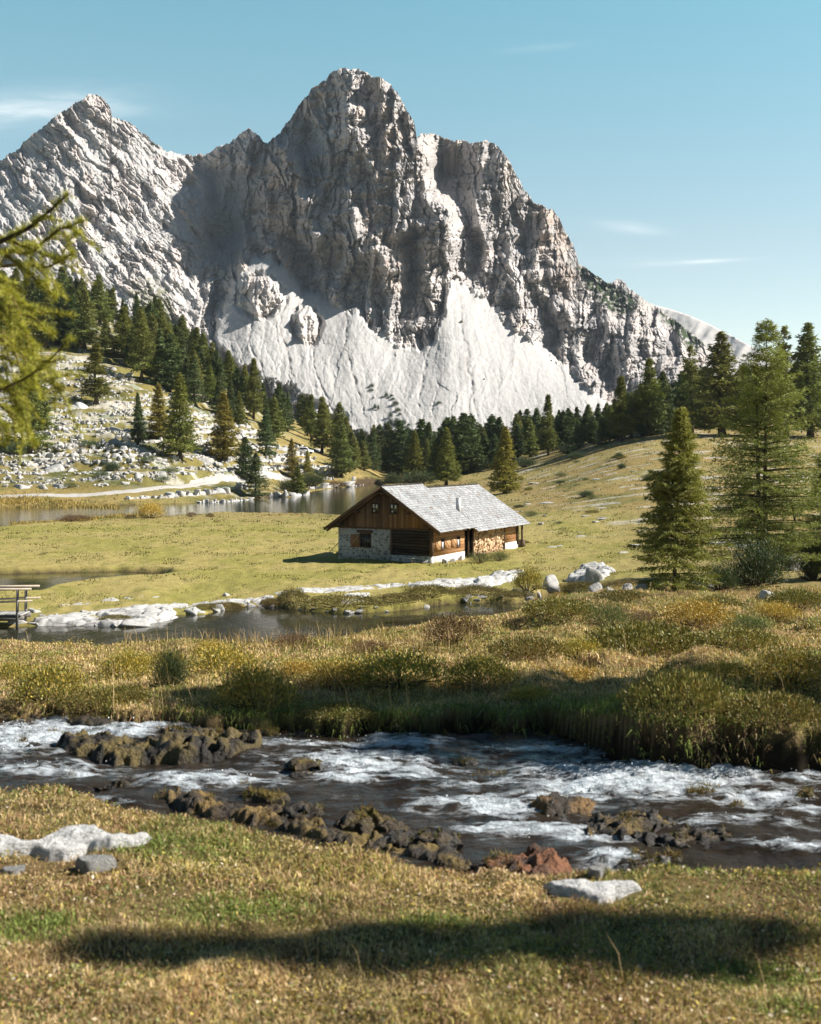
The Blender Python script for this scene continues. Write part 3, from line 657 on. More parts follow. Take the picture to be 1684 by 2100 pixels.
def splashes():
    rg = np.random.default_rng(77); n = 60000; X = rg.uniform(-3.2, 3.2, n); Y = Yn(X) + (Yf(X) - Yn(X)) * rg.uniform(0, 1, n); Z = stream_z(X, Y); u = CU + F * X / Y; v = CV - F * Z / Y; fo = np.zeros(n)
    for (fu, fv, ru, rv, am) in FOAM: fo = np.maximum(fo, am * np.exp(-((u - fu) / ru) ** 2 - ((v - fv) / rv) ** 2))
    k = rg.random(n) < fo ** 2 * .14; X, Y, Z, fo = X[k], Y[k], Z[k], fo[k]; n = len(X); r = rg.uniform(.0018, .005, n) * rg.uniform(.6, 1.3, n); Z = Z + .02 + rg.exponential(.022, n) * fo
    o = np.array([(1, 0, 0), (-1, 0, 0), (0, 1, 0), (0, -1, 0), (0, 0, 1.3), (0, 0, -1.3)], float); T0 = np.array([(0, 2, 4), (2, 1, 4), (1, 3, 4), (3, 0, 4), (2, 0, 5), (1, 2, 5), (3, 1, 5), (0, 3, 5)])
    V = (np.stack([X, Y, Z], 1)[:, None] + o[None] * r[:, None, None]).reshape(-1, 3); T = (T0[None] + (np.arange(n) * 6)[:, None, None]).reshape(-1, 3)
    m, t = new_mat('spray'); finish(t, t.node('ShaderNodeBsdfPrincipled', {'Base Color': (.82, .86, .88, 1), 'Roughness': .15}).outputs[0])
    tag(link('water_spray', mesh_np('water_spray', V, T=T), m), 'drops of white spray over the rapids of the stream', 'spray', kind='stuff')
splashes()

# ================================================================ rocks
_bm = bmesh.new(); bmesh.ops.create_icosphere(_bm, subdivisions=5, radius=1); ICO5 = (np.array([v.co[:] for v in _bm.verts]), np.array([[v.index for v in f.verts] for f in _bm.faces])); _bm.free()
_bm = bmesh.new(); bmesh.ops.create_icosphere(_bm, subdivisions=4, radius=1); ICO4 = (np.array([v.co[:] for v in _bm.verts]), np.array([[v.index for v in f.verts] for f in _bm.faces])); _bm.free()
_bm = bmesh.new(); bmesh.ops.create_icosphere(_bm, subdivisions=3, radius=1); ICO3 = (np.array([v.co[:] for v in _bm.verts]), np.array([[v.index for v in f.verts] for f in _bm.faces])); _bm.free()
def rock_shape(seed, ico=ICO4, planes=13, rough=.05, soft=9.0):
    """angular boulder: a ball cut by random planes, then weathered; unit radius, sitting on z = 0"""
    rg = np.random.default_rng(seed); D, T = ico
    n = rg.normal(size=(planes, 3)); n /= np.linalg.norm(n, axis=1, keepdims=True); d = rg.uniform(.55, 1.0, planes)
    q = (D @ n.T) / d
    r = 1 / np.maximum((np.exp(soft * q).mean(1)), 1e-6) ** 0 / (np.log(np.exp(soft * np.clip(q, 0, None)).sum(1)) / soft)
    r *= 1 + rough * fbm(D[:, 0] * 2.3 + seed + D[:, 2], D[:, 1] * 2.3 - D[:, 2] * 1.7, 4, seed)
    r *= 1 + rough * .5 * fbm(D[:, 0] * 9 + D[:, 2] * 5, D[:, 1] * 9 - D[:, 2] * 6, 3, seed + 3)
    V = D * r[:, None]; V[:, 2] = np.maximum(V[:, 2], -.55)
    m = np.abs(V[:, :2]).max(); V = V / m; return V, T
ROCKS = [mesh_np('rock', *rock_shape(500 + i, ICO4), smooth=False) for i in range(7)]
SLABS = []
for i in range(5):
    V, T = rock_shape(540 + i, ICO4, 16, .09); V = V.copy(); V[:, 2] = np.clip(V[:, 2], -.6, .42 + .05 * fbm(V[:, 0] * 3, V[:, 1] * 3, 3, i)) ; SLABS.append(mesh_np('slab', V, T))
for m_ in ROCKS + SLABS: m_.materials.append(M['limestone'])
RG = np.random.default_rng(7)
def put_rock(name, me, u, v, w_px, h_px, label, cat='rock', group=None, sink=.25, ymin=3., ymax=1200, yaw=None, deep=.8, at=None, loc=None):
    """a rock that is w_px wide and h_px tall in the photograph, its foot on the ground at (u, v)"""
    x, y, z = loc if loc is not None else hit(u, v, ymin, ymax)
    hw = w_px / F * y / 2; hh = h_px / F * y
    o = bpy.data.objects.new(name, me); C.objects.link(o)
    zmax = max(p[2] for p in me.get('zm', [(0, 0, 1)])) if False else 1
    o.scale = (hw, hw * deep, hh / 1.1)
    o.location = (x, y + hw * deep * .6, z - hh * sink * .3)
    o.rotation_euler = (0, 0, (RG.uniform(-.5, .5) if yaw is None else yaw))
    tag(o, label, cat, group); return o

GB = 'boulders along the pond shore'
for (u, v, w, h, k, lab) in (
    (1222, 1196, 56, 44, 0, 'large pale angular boulder standing in the dark hollow left of the smaller larch'),
    (1222, 1213, 40, 24, 1, 'grey boulder directly in front of the large pale angular boulder'),
    (1322, 1213, 40, 24, 2, 'grey boulder in shade just left of the smaller larch trunk'),
    (1288, 1212, 30, 20, 3, 'small shaded boulder left of two grey boulders near the larch'),
    (1352, 1208, 42, 36, 4, 'pale block touching the left side of the smaller larch trunk'),
    (1455, 1206, 56, 34, 5, 'rounded pale boulder with a dark crack right of the smaller larch'),
    (1580, 1228, 62, 32, 6, 'pale wedge shaped boulder on the near heath below the big larch'),
    (1647, 1170, 60, 40, 0, 'grey ribbed boulder half in shade at the right edge under the trees'),
    (1672, 1186, 40, 16, 2, 'low pale stone at the right edge below the ribbed boulder'),
    (1130, 1208, 44, 34, 3, 'upright white block on the pond bank beside a green bush'),
    (1104, 1224, 20, 18, 4, 'small white boulder at the water edge below the white block'),
    (1118, 1226, 16, 12, 1, 'smallest white stone at the water edge below the white block'),
    (1250, 1214, 26, 14, 5, 'small grey rock between the pale boulder and the larch'),
    (1060, 1216, 34, 16, 6, 'low white rock on the pond bank left of the green bush'),
    (1396, 1210, 24, 18, 1, 'small grey boulder at the foot of the smaller larch'),
    (1010, 1250, 34, 12, 3, 'pale stone at the foot of the mossy bank right of centre'),
    (912, 1252, 40, 14, 5, 'pale stone in the water below the mossy bank under the hut'),
    (870, 1254, 50, 18, 2, 'split pale rock standing in the pond below the mossy bank'),
    (730, 1258, 44, 14, 6, 'pale rock at the water line left of the split pale rock'),
    (517, 1251, 22, 28, 0, 'upright pale rock on the far pond bank left of the big mossy hump'),
    (392, 1262, 40, 26, 4, 'dark grey rock at the right end of the white slab'),
    (190, 1294, 30, 9, 1, 'small stone lying in the pond in front of the white slab'),
    (24, 1302, 24, 10, 3, 'small pale stone in the pond below the footbridge'),
    (120, 1282, 46, 26, 5, 'pale rock at the right end of the footbridge'),
    (160, 1284, 40, 22, 6, 'pale rock with moss second from the footbridge'),
    (215, 1286, 40, 24, 2, 'brown stained rock in the bank under the small pine sprig'),
    (270, 1284, 60, 26, 3, 'broken grey rock bank left of the smooth white slab'),
    (32, 1284, 34, 22, 0, 'grey rock under the footbridge end'),
    ):
    if u < 1000: w, h = w * 1.3, h * .55
    if 1200 < u < 1240: w, h = w * .9, h * .85
    put_rock('boulder', ROCKS[k], u, v, w, h, lab, 'boulder', GB, ymin=(24 if u > 1520 and v > 1215 else 40))
SHELF = 'pale rock shelves of the far pond bank'
# pale slabs in the near turf
def near_slab(u, v, w, d, h, k, lab):
    x, y, z = hit(u, v, 2.5, 8); o = link('flat_rock', SLABS[k]); o.location = (x, y, z - .02); o.scale = (w / 2, d / 2, h); o.rotation_euler = (0, 0, RG.uniform(-.2, .2)); tag(o, lab, 'rock slab', 'pale rock slabs in the near turf')
def turf_slab(px, h, lab):
    poly = np.array([hit(u, v, 2.5, 8)[:2] for u, v in px]); mn = poly.min(0) - .06; mx = poly.max(0) + .06
    gx, gy = np.meshgrid(np.arange(mn[0], mx[0], .008), np.arange(mn[1], mx[1], .008)); d = poly_sd(gx, gy, poly) + .022 * fbm(gx * 9, gy * 9, 4, 75)
    z = gz(gx, gy) + h * sstep(.008, -.035, d) - .02 + .022 * fbm(gx * 4, gy * 7, 4, 76) + .008 * fbm(gx * 22, gy * 30, 3, 77)
    q = grid_quads(*gx.shape); q = q[(d.ravel()[q] < .012).all(1)]
    me = mesh_np('flat_rock', np.stack([gx, gy, z], -1).reshape(-1, 3), Q=q); bm = bmesh.new(); bm.from_mesh(me); bmesh.ops.delete(bm, geom=[v for v in bm.verts if not v.link_faces], context='VERTS'); bm.to_mesh(me); bm.free()
    tag(link('flat_rock', me, M['slabstone']), lab, 'rock slab', 'pale rock slabs in the near turf')
LB = []
for i in range(6):
    V, T = rock_shape(760 + i, ICO3, 9, .10, 14.0); V = V.copy(); V[:, 2] = np.clip(V[:, 2], -.8, .75); LB.append((V, T))
M['slabstone'] = M['limestone'].copy(); M['slabstone'].name = 'near_slab_stone'
for n_ in M['slabstone'].node_tree.nodes:
    if n_.type in ('TEX_NOISE', 'TEX_VORONOI'): n_.inputs['Scale'].default_value *= 2.6
    if n_.type == 'VALTORGB' and len(n_.color_ramp.elements) == 3:
        for e_, c_ in zip(n_.color_ramp.elements, (.50, .68, .78)): e_.color = (c_, c_ * .985, c_ * .955, 1)
M['ledgestone'] = M['limestone'].copy(); M['ledgestone'].name = 'limestone_beds'
for n_ in M['ledgestone'].node_tree.nodes:
    if n_.type == 'TEX_NOISE': n_.inputs['Scale'].default_value *= .16
    if n_.type == 'TEX_VORONOI': n_.inputs['Scale'].default_value *= .35
def shelf(px, h, lab, step=.10, ymin=58, sharp=.5):
    """rock shelf lying on the bank: flat irregular top, broken edge"""
    poly = np.array([hit(u, v, ymin, 140)[:2] for u, v in px]); mn = poly.min(0) - .5; mx = poly.max(0) + .5
    gx, gy = np.meshgrid(np.arange(mn[0], mx[0], step), np.arange(mn[1], mx[1], step * 1.3)); d = poly_sd(gx, gy, poly) + .55 * fbm(gx * .5, gy * .5, 4, 175)
    f1, f2, dx, dy, r1, r2 = worley(gx * .9, gy * .8, 176)
    z = gz(gx, gy) + (h * (.6 + .8 * r1) + .12 * (r2 - .5) * dx) * sstep(.1, -.25, d) - .06 - .10 * np.exp(-((f2 - f1) / .07) ** 2) + .05 * fbm(gx * 2, gy * 2, 3, 177)
    q = grid_quads(*gx.shape); q = q[(d.ravel()[q] < .10).all(1)]
    me = mesh_np('flat_rock', np.stack([gx, gy, z], -1).reshape(-1, 3), Q=q); bm = bmesh.new(); bm.from_mesh(me); bmesh.ops.delete(bm, geom=[v for v in bm.verts if not v.link_faces], context='VERTS'); bm.to_mesh(me); bm.free()
    tag(link('flat_rock', me, M['ledgestone']), lab, 'rock shelf', SHELF)
shelf([(195, 1262), (260, 1250), (330, 1246), (366, 1256), (372, 1274), (330, 1286), (262, 1287), (215, 1278)], .26, 'smooth white rock slab sloping into the pond on the left')
shelf([(95, 1262), (205, 1250), (300, 1240), (305, 1248), (210, 1262), (110, 1276)], .12, 'flat white rock shelf beside the footbridge')
shelf([(290, 1242), (380, 1236), (470, 1229), (560, 1221), (568, 1229), (480, 1240), (390, 1246), (300, 1250)], .10, 'long thin white rock strip in the meadow edge left of the mossy hump')
shelf([(560, 1217), (640, 1207), (740, 1201), (830, 1195), (838, 1202), (745, 1210), (650, 1217), (570, 1228)], .10, 'thin white rock strip in the grass below the hut')
shelf([(830, 1196), (900, 1190), (980, 1186), (1010, 1192), (960, 1205), (900, 1203), (840, 1205)], .16, 'broken white slab on the bank below the hut')
shelf([(960, 1203), (1010, 1180), (1062, 1172), (1080, 1180), (1040, 1194), (1000, 1208)], .35, 'tilted white rock slab on the bank right of the hut')
shelf([(1165, 1192), (1190, 1166), (1240, 1160), (1262, 1172), (1230, 1190)], .35, 'grey rock shelf behind the large pale angular boulder')
shelf([(40, 1252), (110, 1240), (200, 1228), (330, 1222), (340, 1228), (200, 1236), (110, 1250)], .05, 'low white stones in the straw grass near the little pool')
shelf([(690, 1226), (730, 1214), (760, 1216), (750, 1234), (705, 1240)], .12, 'small white rock patch on the mossy hump')
shelf([(360, 1266), (430, 1258), (520, 1248), (530, 1256), (440, 1266), (370, 1276)], .10, 'broken pale rock rim at the water line left of the mossy hump')
shelf([(60, 1276), (130, 1266), (210, 1268), (260, 1280), (240, 1290), (150, 1290), (80, 1290)], .22, 'brown and white rock bank under the right end of the footbridge')
turf_slab([(-40, 1735), (60, 1738), (120, 1720), (150, 1712), (190, 1716), (240, 1728), (325, 1720), (300, 1732), (230, 1746), (180, 1752), (150, 1766), (130, 1772), (60, 1758), (-40, 1766)], .07, 'long white rock slab in the near grass at the left edge')
turf_slab([(1100, 1822), (1150, 1815), (1200, 1816), (1240, 1820), (1300, 1815), (1325, 1830), (1300, 1838), (1270, 1850), (1230, 1862), (1180, 1850), (1130, 1838)], .06, 'flat white rock slab by the stream at lower right')
near_slab(195, 1782, .20, .12, .16, 2, 'small grey rock in the near grass below the long white slab')
near_slab(20, 1788, .16, .10, .08, 4, 'white stone in the near grass at the far left edge')
near_slab(655, 1697, .08, .05, .05, 1, 'tiny white stone on the near stream bank')
near_slab(1275, 1760, .26, .14, .16, 4, 'flat grey stone on the near bank above the white slab')
near_slab(1225, 1795, .13, .1, .12, 1, 'little white stone between the stream and the lower right slab')
near_slab(1175, 1790, .16, .1, .12, 2, 'dark grey stone left of the little white stone at the stream')

# wet mossy rocks in the stream
def stream_rock(u, v, w, h, kind, lab, seed):
    Y = -1.93 * F / (CV - v); x = (u - CU) / F * Y; zt = float(stream_z(np.array([x]), np.array([Y]))[0])
    V, T = rock_shape(seed, ICO5 if w > 90 else ICO4, 18, .10, 6.0); V = V / np.array((np.abs(V[:, 0]).max(), np.abs(V[:, 1]).max(), max(V[:, 2].max(), .4) / .9))
    hw = w / F * Y / 2; hh = h / F * Y
    hh *= .66; V = V * np.array((hw, max(.07, min(hw * .6, .28)), hh / .95))
    ang = V[:, 2] / hh
    n = fbm(V[:, 0] * 9, V[:, 1] * 9 + V[:, 2] * 5, 4, seed + 9)
    V += (np.stack([fbm(V[:, 1] * 14 + V[:, 2] * 9, V[:, 0] * 14, 3, seed + 5), fbm(V[:, 0] * 14, V[:, 2] * 14, 3, seed + 6), fbm(V[:, 0] * 16, V[:, 1] * 16, 3, seed + 7)], 1)) * (.028 if w < 150 else .06)
    pal = {'dark': ((.028, .024, .02), (.085, .060, .030)), 'moss': ((.05, .036, .018), (.16, .115, .025)), 'red': ((.055, .028, .016), (.20, .085, .035)), 'grey': ((.10, .095, .09), (.22, .21, .195))}[kind]
    k = sstep(.0, .45, n + .5 * (ang - .45))[:, None]; c = np.array(pal[0]) * (1 - k) + np.array(pal[1]) * k
    me = mesh_np('stream_rock', V, T, col=c, smooth=True)
    o = link('stream_rock', me, M['stonewet'], loc=(x, Y, zt - .03)); tag(o, lab, 'rock', 'wet rocks in the stream')
for i, a in enumerate((
        (660, 1600, 150, 44, 'moss', 'brown mossy rock in mid stream beside the central white rapid'),
    (470, 1576, 110, 44, 'dark', 'dark rock at the right end of the long ledge'),
    (250, 1622, 190, 24, 'dark', 'low wet rock in front of the long dark ledge'),
    (420, 1656, 120, 36, 'dark', 'dark wet rock on the near bank, left of the chain'),
    (540, 1652, 120, 42, 'moss', 'mossy rock with a grass tuft in the near bank chain'),
    (620, 1682, 150, 46, 'dark', 'dark ridge rock touching the near bank left of centre'),
    (760, 1696, 170, 50, 'moss', 'brown mossy rock on the near bank at the centre'),
    (860, 1730, 220, 54, 'dark', 'broad wet black rock on the near bank right of centre'),
    (1010, 1606, 130, 18, 'dark', 'flat dark rock just under the water in mid stream'),
    (1130, 1662, 190, 34, 'moss', 'brown mossy rock left of the big dark boulder in the stream'),
    (1300, 1700, 220, 50, 'dark', 'big dark boulder in the right half of the stream'),
    (1440, 1648, 130, 24, 'moss', 'mossy rock top breaking the water below the large rapid'),
    (1665, 1660, 80, 40, 'moss', 'mossy rock at the right edge of the stream'),
    (1060, 1782, 180, 64, 'red', 'reddish moss covered rock on the near bank'),
    (1185, 1800, 110, 36, 'dark', 'dark stone beside the reddish mossy rock'),
    (1420, 1720, 220, 30, 'dark', 'long low dark rock right of the big dark boulder'),
    (1330, 1755, 150, 26, 'grey', 'pale wet rock shelf on the near bank at lower right'),
    (60, 1556, 180, 16, 'dark', 'low dark rock at the left edge of the stream'),
    (1580, 1600, 70, 22, 'dark', 'small dark rock below the far bank mound at right'),
    (1640, 1552, 110, 50, 'dark', 'dark rock under the grassy mound at the right edge'),
    (880, 1500, 160, 26, 'dark', 'dark rock lip under the shaded far bank'),
    (1010, 1480, 140, 22, 'moss', 'mossy rock under the far bank right of the dark lip'),
    (40, 1478, 160, 26, 'dark', 'dark rock under the far bank at the left edge'))):
    stream_rock(*a, 600 + i)

def ledge(px, h, lab, seed, cols=((.030, .024, .018), (.17, .115, .03))):
    """low jagged shelf of rock rising from the water, mossy on top"""
    poly = np.array([(lambda Y: ((u - CU) / F * Y, Y))(-1.93 * F / (CV - v)) for u, v in px]); mn = poly.min(0) - .1; mx = poly.max(0) + .1
    gx, gy = np.meshgrid(np.arange(mn[0], mx[0], .009), np.arange(mn[1], mx[1], .009)); d = poly_sd(gx, gy, poly) + .07 * fbm(gx * 5, gy * 5, 4, seed)
    top = h * (.72 + .9 * fbm(gx * 2.6, gy * 3.4, 4, seed + 1)); f1, f2, dx, dy, r1, r2 = worley(gx * 7 + .4 * fbm(gx * 9, gy * 9, 2, seed), gy * 9, seed + 2)
    top = top + h * .55 * (r1 - .5) + .10 * (r2 - .5) * dx - .012 * np.exp(-((f2 - f1) / .08) ** 2); f1, f2, dx, dy, r1, r2 = worley(gx * 17 + .6 * fbm(gx * 19, gy * 19, 2, seed), gy * 21, seed + 8); top = top + h * .30 * (r1 - .5) + .03 * (r2 - .5) * dx
    k = sstep(.05, -.06, d)
    z = stream_z(gx, gy) - .10 + (top + .10) * k + .032 * fbm(gx * 14, gy * 14, 5, seed + 3, .6) + .010 * fbm(gx * 45, gy * 45, 2, seed + 4)
    q = grid_quads(*gx.shape); q = q[(d.ravel()[q] < .06).all(1)]
    n = fbm(gx * 7, gy * 7, 4, seed + 5); kk = (sstep(-.25, .25, n) * sstep(.2, .9, k))[..., None]; c = np.array(cols[0]) * (1 - kk) + np.array(cols[1]) * kk
    me = mesh_np('stream_rock', np.stack([gx, gy, z], -1).reshape(-1, 3), Q=q, col=c.reshape(-1, 3)); bm = bmesh.new(); bm.from_mesh(me); bmesh.ops.delete(bm, geom=[v for v in bm.verts if not v.link_faces], context='VERTS'); bm.to_mesh(me); bm.free()
    tag(link('stream_rock', me, M['stonewet']), lab, 'rock', 'wet rocks in the stream')
ledge([(95, 1562), (170, 1550), (300, 1554), (420, 1550), (540, 1560), (550, 1575), (480, 1590), (350, 1594), (240, 1598), (150, 1582)], .075, 'long dark rock ledge with moss on top between two white rapids on the left', 901, ((.022, .018, .014), (.13, .095, .028)))
ledge([(560, 1700), (640, 1690), (700, 1712), (820, 1720), (960, 1752), (1010, 1790), (900, 1780), (780, 1752), (640, 1728)], .04, 'low broken rock rim along the near stream bank at the centre', 905)
ledge([(300, 1650), (380, 1640), (470, 1660), (600, 1672), (620, 1700), (500, 1695), (380, 1680)], .038, 'low mossy rock rim along the near stream bank left of centre', 909, ((.035, .026, .018), (.20, .13, .04)))
ledge([(930, 1790), (1010, 1752), (1120, 1748), (1190, 1772), (1180, 1806), (1080, 1816), (980, 1812)], .055, 'reddish brown mossy shelf on the near bank left of the white slab', 913, ((.045, .028, .018), (.21, .085, .035)))
ledge([(1180, 1700), (1280, 1684), (1390, 1692), (1400, 1712), (1300, 1726), (1200, 1722)], .045, 'flat dark mossy shelf in the right half of the stream', 917)
ledge([(1060, 1672), (1150, 1655), (1240, 1664), (1220, 1682), (1120, 1688)], .05, 'brown mossy shelf in mid stream right of centre', 921, ((.035, .026, .018), (.19, .11, .035)))
rgs = np.random.default_rng(44)
for i in range(46):
    if i < 26:
        u = rgs.uniform(280, 1330); v = np.interp(u, [280, 420, 600, 700, 860, 1000, 1100, 1200, 1330], [1640, 1668, 1700, 1712, 1748, 1780, 1800, 1795, 1775]) + rgs.uniform(-34, 8); lab = 'small dark wet stone among others along the near edge of the stream'
    else:
        u = rgs.uniform(100, 1650); v = np.interp(u, [0, 800, 1684], [1560, 1600, 1640]) + rgs.uniform(-40, 60); lab = 'small wet stone among others just breaking the water of the stream'
    w = rgs.uniform(30, 80); stream_rock(u, v, w, w * rgs.uniform(.22, .45), ('dark', 'moss', 'dark', 'grey')[rgs.integers(4)], lab, 700 + i)
for i in range(34):
    u = rgs.uniform(-20, 1690); X0 = (u - CU) / F * 7.6; yb = float(Yf(np.array([X0]))[0]); v = CV + 1.93 * F / yb + rgs.uniform(-4, 12)
    w = rgs.uniform(50, 130); stream_rock(u, v, w, w * rgs.uniform(.22, .38), ('dark', 'moss', 'moss')[i % 3], 'dark mossy stone among others along the foot of the far stream bank', 800 + i)
# pale stones of the far pond bank
for i in range(58):
    u = rgs.uniform(60, 1180); v = np.interp(u, [60, 280, 360, 450, 560, 640, 800, 930, 1060, 1180], [1284, 1286, 1264, 1258, 1246, 1254, 1257, 1246, 1238, 1226]) + rgs.uniform(-3, 2) - (rgs.uniform(0, 34) if i % 2 else 0)
    w = rgs.uniform(12, 40); put_rock('bank_stone', (ROCKS if i % 3 else SLABS)[i % 5], u, v, w, w * rgs.uniform(.16, .36), 'small pale stone among others in the far bank of the near pond', 'stone', 'pale stones of the pond bank', ymin=58, yaw=rgs.uniform(0, 6), sink=.6)
def ledge_row(px, hpx, label, group, rg, ymin=186, gap=.0, name='limestone_ledge'):
    """a row of jointed limestone blocks along one bed: one thing"""
    u = px[0][0]; vs = []; ts = []; k = 0; ctr = []; pu = [p[0] for p in px]; pv = [p[1] for p in px]
    while u < px[-1][0]:
        w = hpx * rg.uniform(.5, 1.5); v = np.interp(u, pu, pv)
        if rg.random() >= gap:
            x, y, z = hit(u + w / 2, v, ymin, 420); hw = w / F * y * .62; hh = hpx / F * y * rg.uniform(.55, 1.15); V0, T0 = LB[rg.integers(len(LB))]; a = rg.uniform(-.5, .5)
            q = V0 * np.array((hw, hw * rg.uniform(.8, 1.3), hh * .75)); q = np.stack([q[:, 0] * math.cos(a) - q[:, 1] * math.sin(a), q[:, 0] * math.sin(a) + q[:, 1] * math.cos(a), q[:, 2]], 1) + np.array((x, y + hw * .8, z + hh * .12)); vs.append(q); ts.append(T0 + k); k += len(q); ctr.append((x, y + hw * .8, z))
        u += w * .66
    if len(ctr) > 1:
        bed = MB(); bed.tube(ctr, hpx / F * ctr[0][1] * .34, 5); V = np.concatenate(bed.V); T = np.concatenate([np.concatenate([[q[:3], q[[0, 2, 3]]] for q in np.concatenate(bed.Q)]), np.concatenate(bed.T)]); vs.append(V); ts.append(T + k)
    if vs: tag(link(name, mesh_np(name, np.concatenate(vs), np.concatenate(ts)), M['ledgestone']), label, 'rock ledge', group)
# rocks of the hillside and the meadows
def scatter_rocks():
    rg = np.random.default_rng(21); n = 0
    us = []; 
    tries = 0
    while n < 120 and tries < 6000:
        tries += 1
        v = rg.uniform(720, 1004); u = rg.uniform(-10, 600)
        if v < 1000 - (u < 560) * 0 and v > 995 - max(0, (u - 200)) * .09: continue
        if v < 690 + u * .40: continue
        # gathered in broken bands along the slope
        if pnoise(np.array([u / 90.]), np.array([v / 11. + u / 300]), 55)[0] < .12 and rg.random() < .93: continue
        x, y, z = hit(u, v, 186, 420)
        big = rg.random()
        w = rg.uniform(12, 26) if big < .65 else rg.uniform(26, 52); h = w * rg.uniform(.30, .5)
        o = put_rock('limestone_rock', ROCKS[rg.integers(7)] if rg.random() < .6 else SLABS[rg.integers(5)], u, v, w, h, 'white limestone block among others in the broken ledges of the left hillside', 'rock', 'limestone ledges on the left hillside', loc=(x, y, z), yaw=rg.uniform(0, 6.3), deep=.8, sink=.6)
        n += 1
    bands = []
    tries = 0
    while len(bands) < 74 and tries < 4000:
        tries += 1
        v = rg.uniform(715, 1000); u = rg.uniform(-20, 590)
        if v < 695 + u * .40 or v > 996 - max(0, u - 200) * .09: continue
        if any(abs(v - b) < 9 and abs(u - a) < 90 for a, b in bands): continue
        bands.append((u, v))
        ln = rg.uniform(50, 170); hh = rg.uniform(5, 13) * (1.25 if v > 860 else 1); ledge_row([(u - ln / 2, v + rg.uniform(-3, 3)), (u - ln / 6, v + rg.uniform(-3, 3)), (u + ln / 6, v + rg.uniform(-3, 3)), (u + ln / 2, v + rg.uniform(-3, 3))], hh, 'broken white limestone ledge running level across the left hillside among others', 'limestone ledges on the left hillside', rg)
    # fragments nobody could count
    V, T = ICO3; V0, T0 = rock_shape(702, ICO3, 12, .05); vs = []; ts = []; k = 0
    m = 0
    while m < 800:
        v = rg.uniform(700, 1004); u = rg.uniform(-20, 620)
        if v < 690 + u * .40 or v > 1000 - max(0, u - 200) * .09: continue
        if pnoise(np.array([u / 90.]), np.array([v / 11. + u / 300]), 55)[0] < -.05 and rg.random() < .8: continue
        x, y, z = hit(u, v, 186, 420); s = rg.uniform(.16, .62)
        a = rg.uniform(0, 6.3); Rm = np.array([[math.cos(a), -math.sin(a), 0], [math.sin(a), math.cos(a), 0], [0, 0, 1]])
        j = V0[::1]
        vs.append((j * np.array((s * rg.uniform(.8, 1.8), s, s * rg.uniform(.5, .9)))) @ Rm.T + (x, y, z)); ts.append(T0 + k); k += len(j); m += 1
    tag(link('rock_rubble', mesh_np('rock_rubble', np.concatenate(vs), np.concatenate(ts)), M['limestone']), 'small white limestone rubble strewn over the left hillside', 'rubble', kind='stuff')
    # flat pavement stones of the right meadow
    n = 0; tries = 0
    while n < 62 and tries < 4000:
        tries += 1
        u = rg.uniform(1040, 1690); v = rg.uniform(905, 1135)
        if v < 1010 - (u - 1000) * .24 or v > 1165: continue
        if pnoise(np.array([u / 120.]), np.array([v / 13.]), 77)[0] < .12 and rg.random() < .9: continue
        w = rg.uniform(14, 46); h = rg.uniform(2.2, 5)
        x, y, z = hit(u, v, 85, 420)
        put_rock('flat_stone', SLABS[rg.integers(5)], u, v, w, h, 'flat white stone flush with the straw grass of the right meadow slope', 'rock', 'flat stones in the right meadow', loc=(x, y, z), yaw=rg.uniform(-.3, .3), deep=.8, sink=.3); n += 1
    for (u, v, w, h, k, lab) in ((1110, 1076, 26, 12, 1, 'white stone alone in the meadow right of the hut'), (1222, 1072, 18, 9, 2, 'small white stone in the meadow midway between hut and larch'),
                                 (1540, 1122, 120, 12, 0, 'long white stone shelf behind the big larch trunk'), (1640, 1116, 90, 10, 1, 'white stone shelf at the right edge behind the larch'), (1490, 1118, 70, 12, 3, 'white stone shelf left of the big larch trunk')):
        put_rock('flat_stone', SLABS[k], u, v, w, h, lab, 'rock', 'flat stones in the right meadow', ymin=70, deep=.7, yaw=0)
    # rock faces along the lake
    for (a, hh, lab) in (([(250, 1025), (300, 1023), (352, 1022)], 12, 'low pale rock step on the lake shore, leftmost of the row'), ([(335, 1020), (380, 1018), (430, 1014), (455, 1011)], 20, 'tall pale rock face between path and lake'), ([(440, 1008), (480, 1004), (505, 1001)], 17, 'pale rock wall right of the tall rock face, under the path'),
                         ([(400, 1033), (450, 1032), (510, 1027)], 11, 'low rock row at the lake edge below the dark pine'), ([(548, 1020), (580, 1021), (625, 1014)], 18, 'white rock row at the lake edge below the young larches'), ([(630, 1004), (660, 1001), (690, 998)], 15, 'pale rock face on the lake point'),
                         ([(690, 998), (705, 997), (722, 994)], 26, 'cleft white rock at the tip of the lake point'), ([(600, 985), (640, 986), (680, 984)], 10, 'pale rock row under the young larches above the lake'), ([(640, 974), (665, 973), (688, 972)], 24, 'big pale rock with a shadowed face above the lake point'), ([(722, 998), (750, 997)], 7, 'low brown rocks at the end of the lake point')):
        ledge_row(a, hh, lab, 'rocks along the lake shore', rg, gap=.0, name='shore_rock')
if 'scatter' not in SKIP: scatter_rocks()

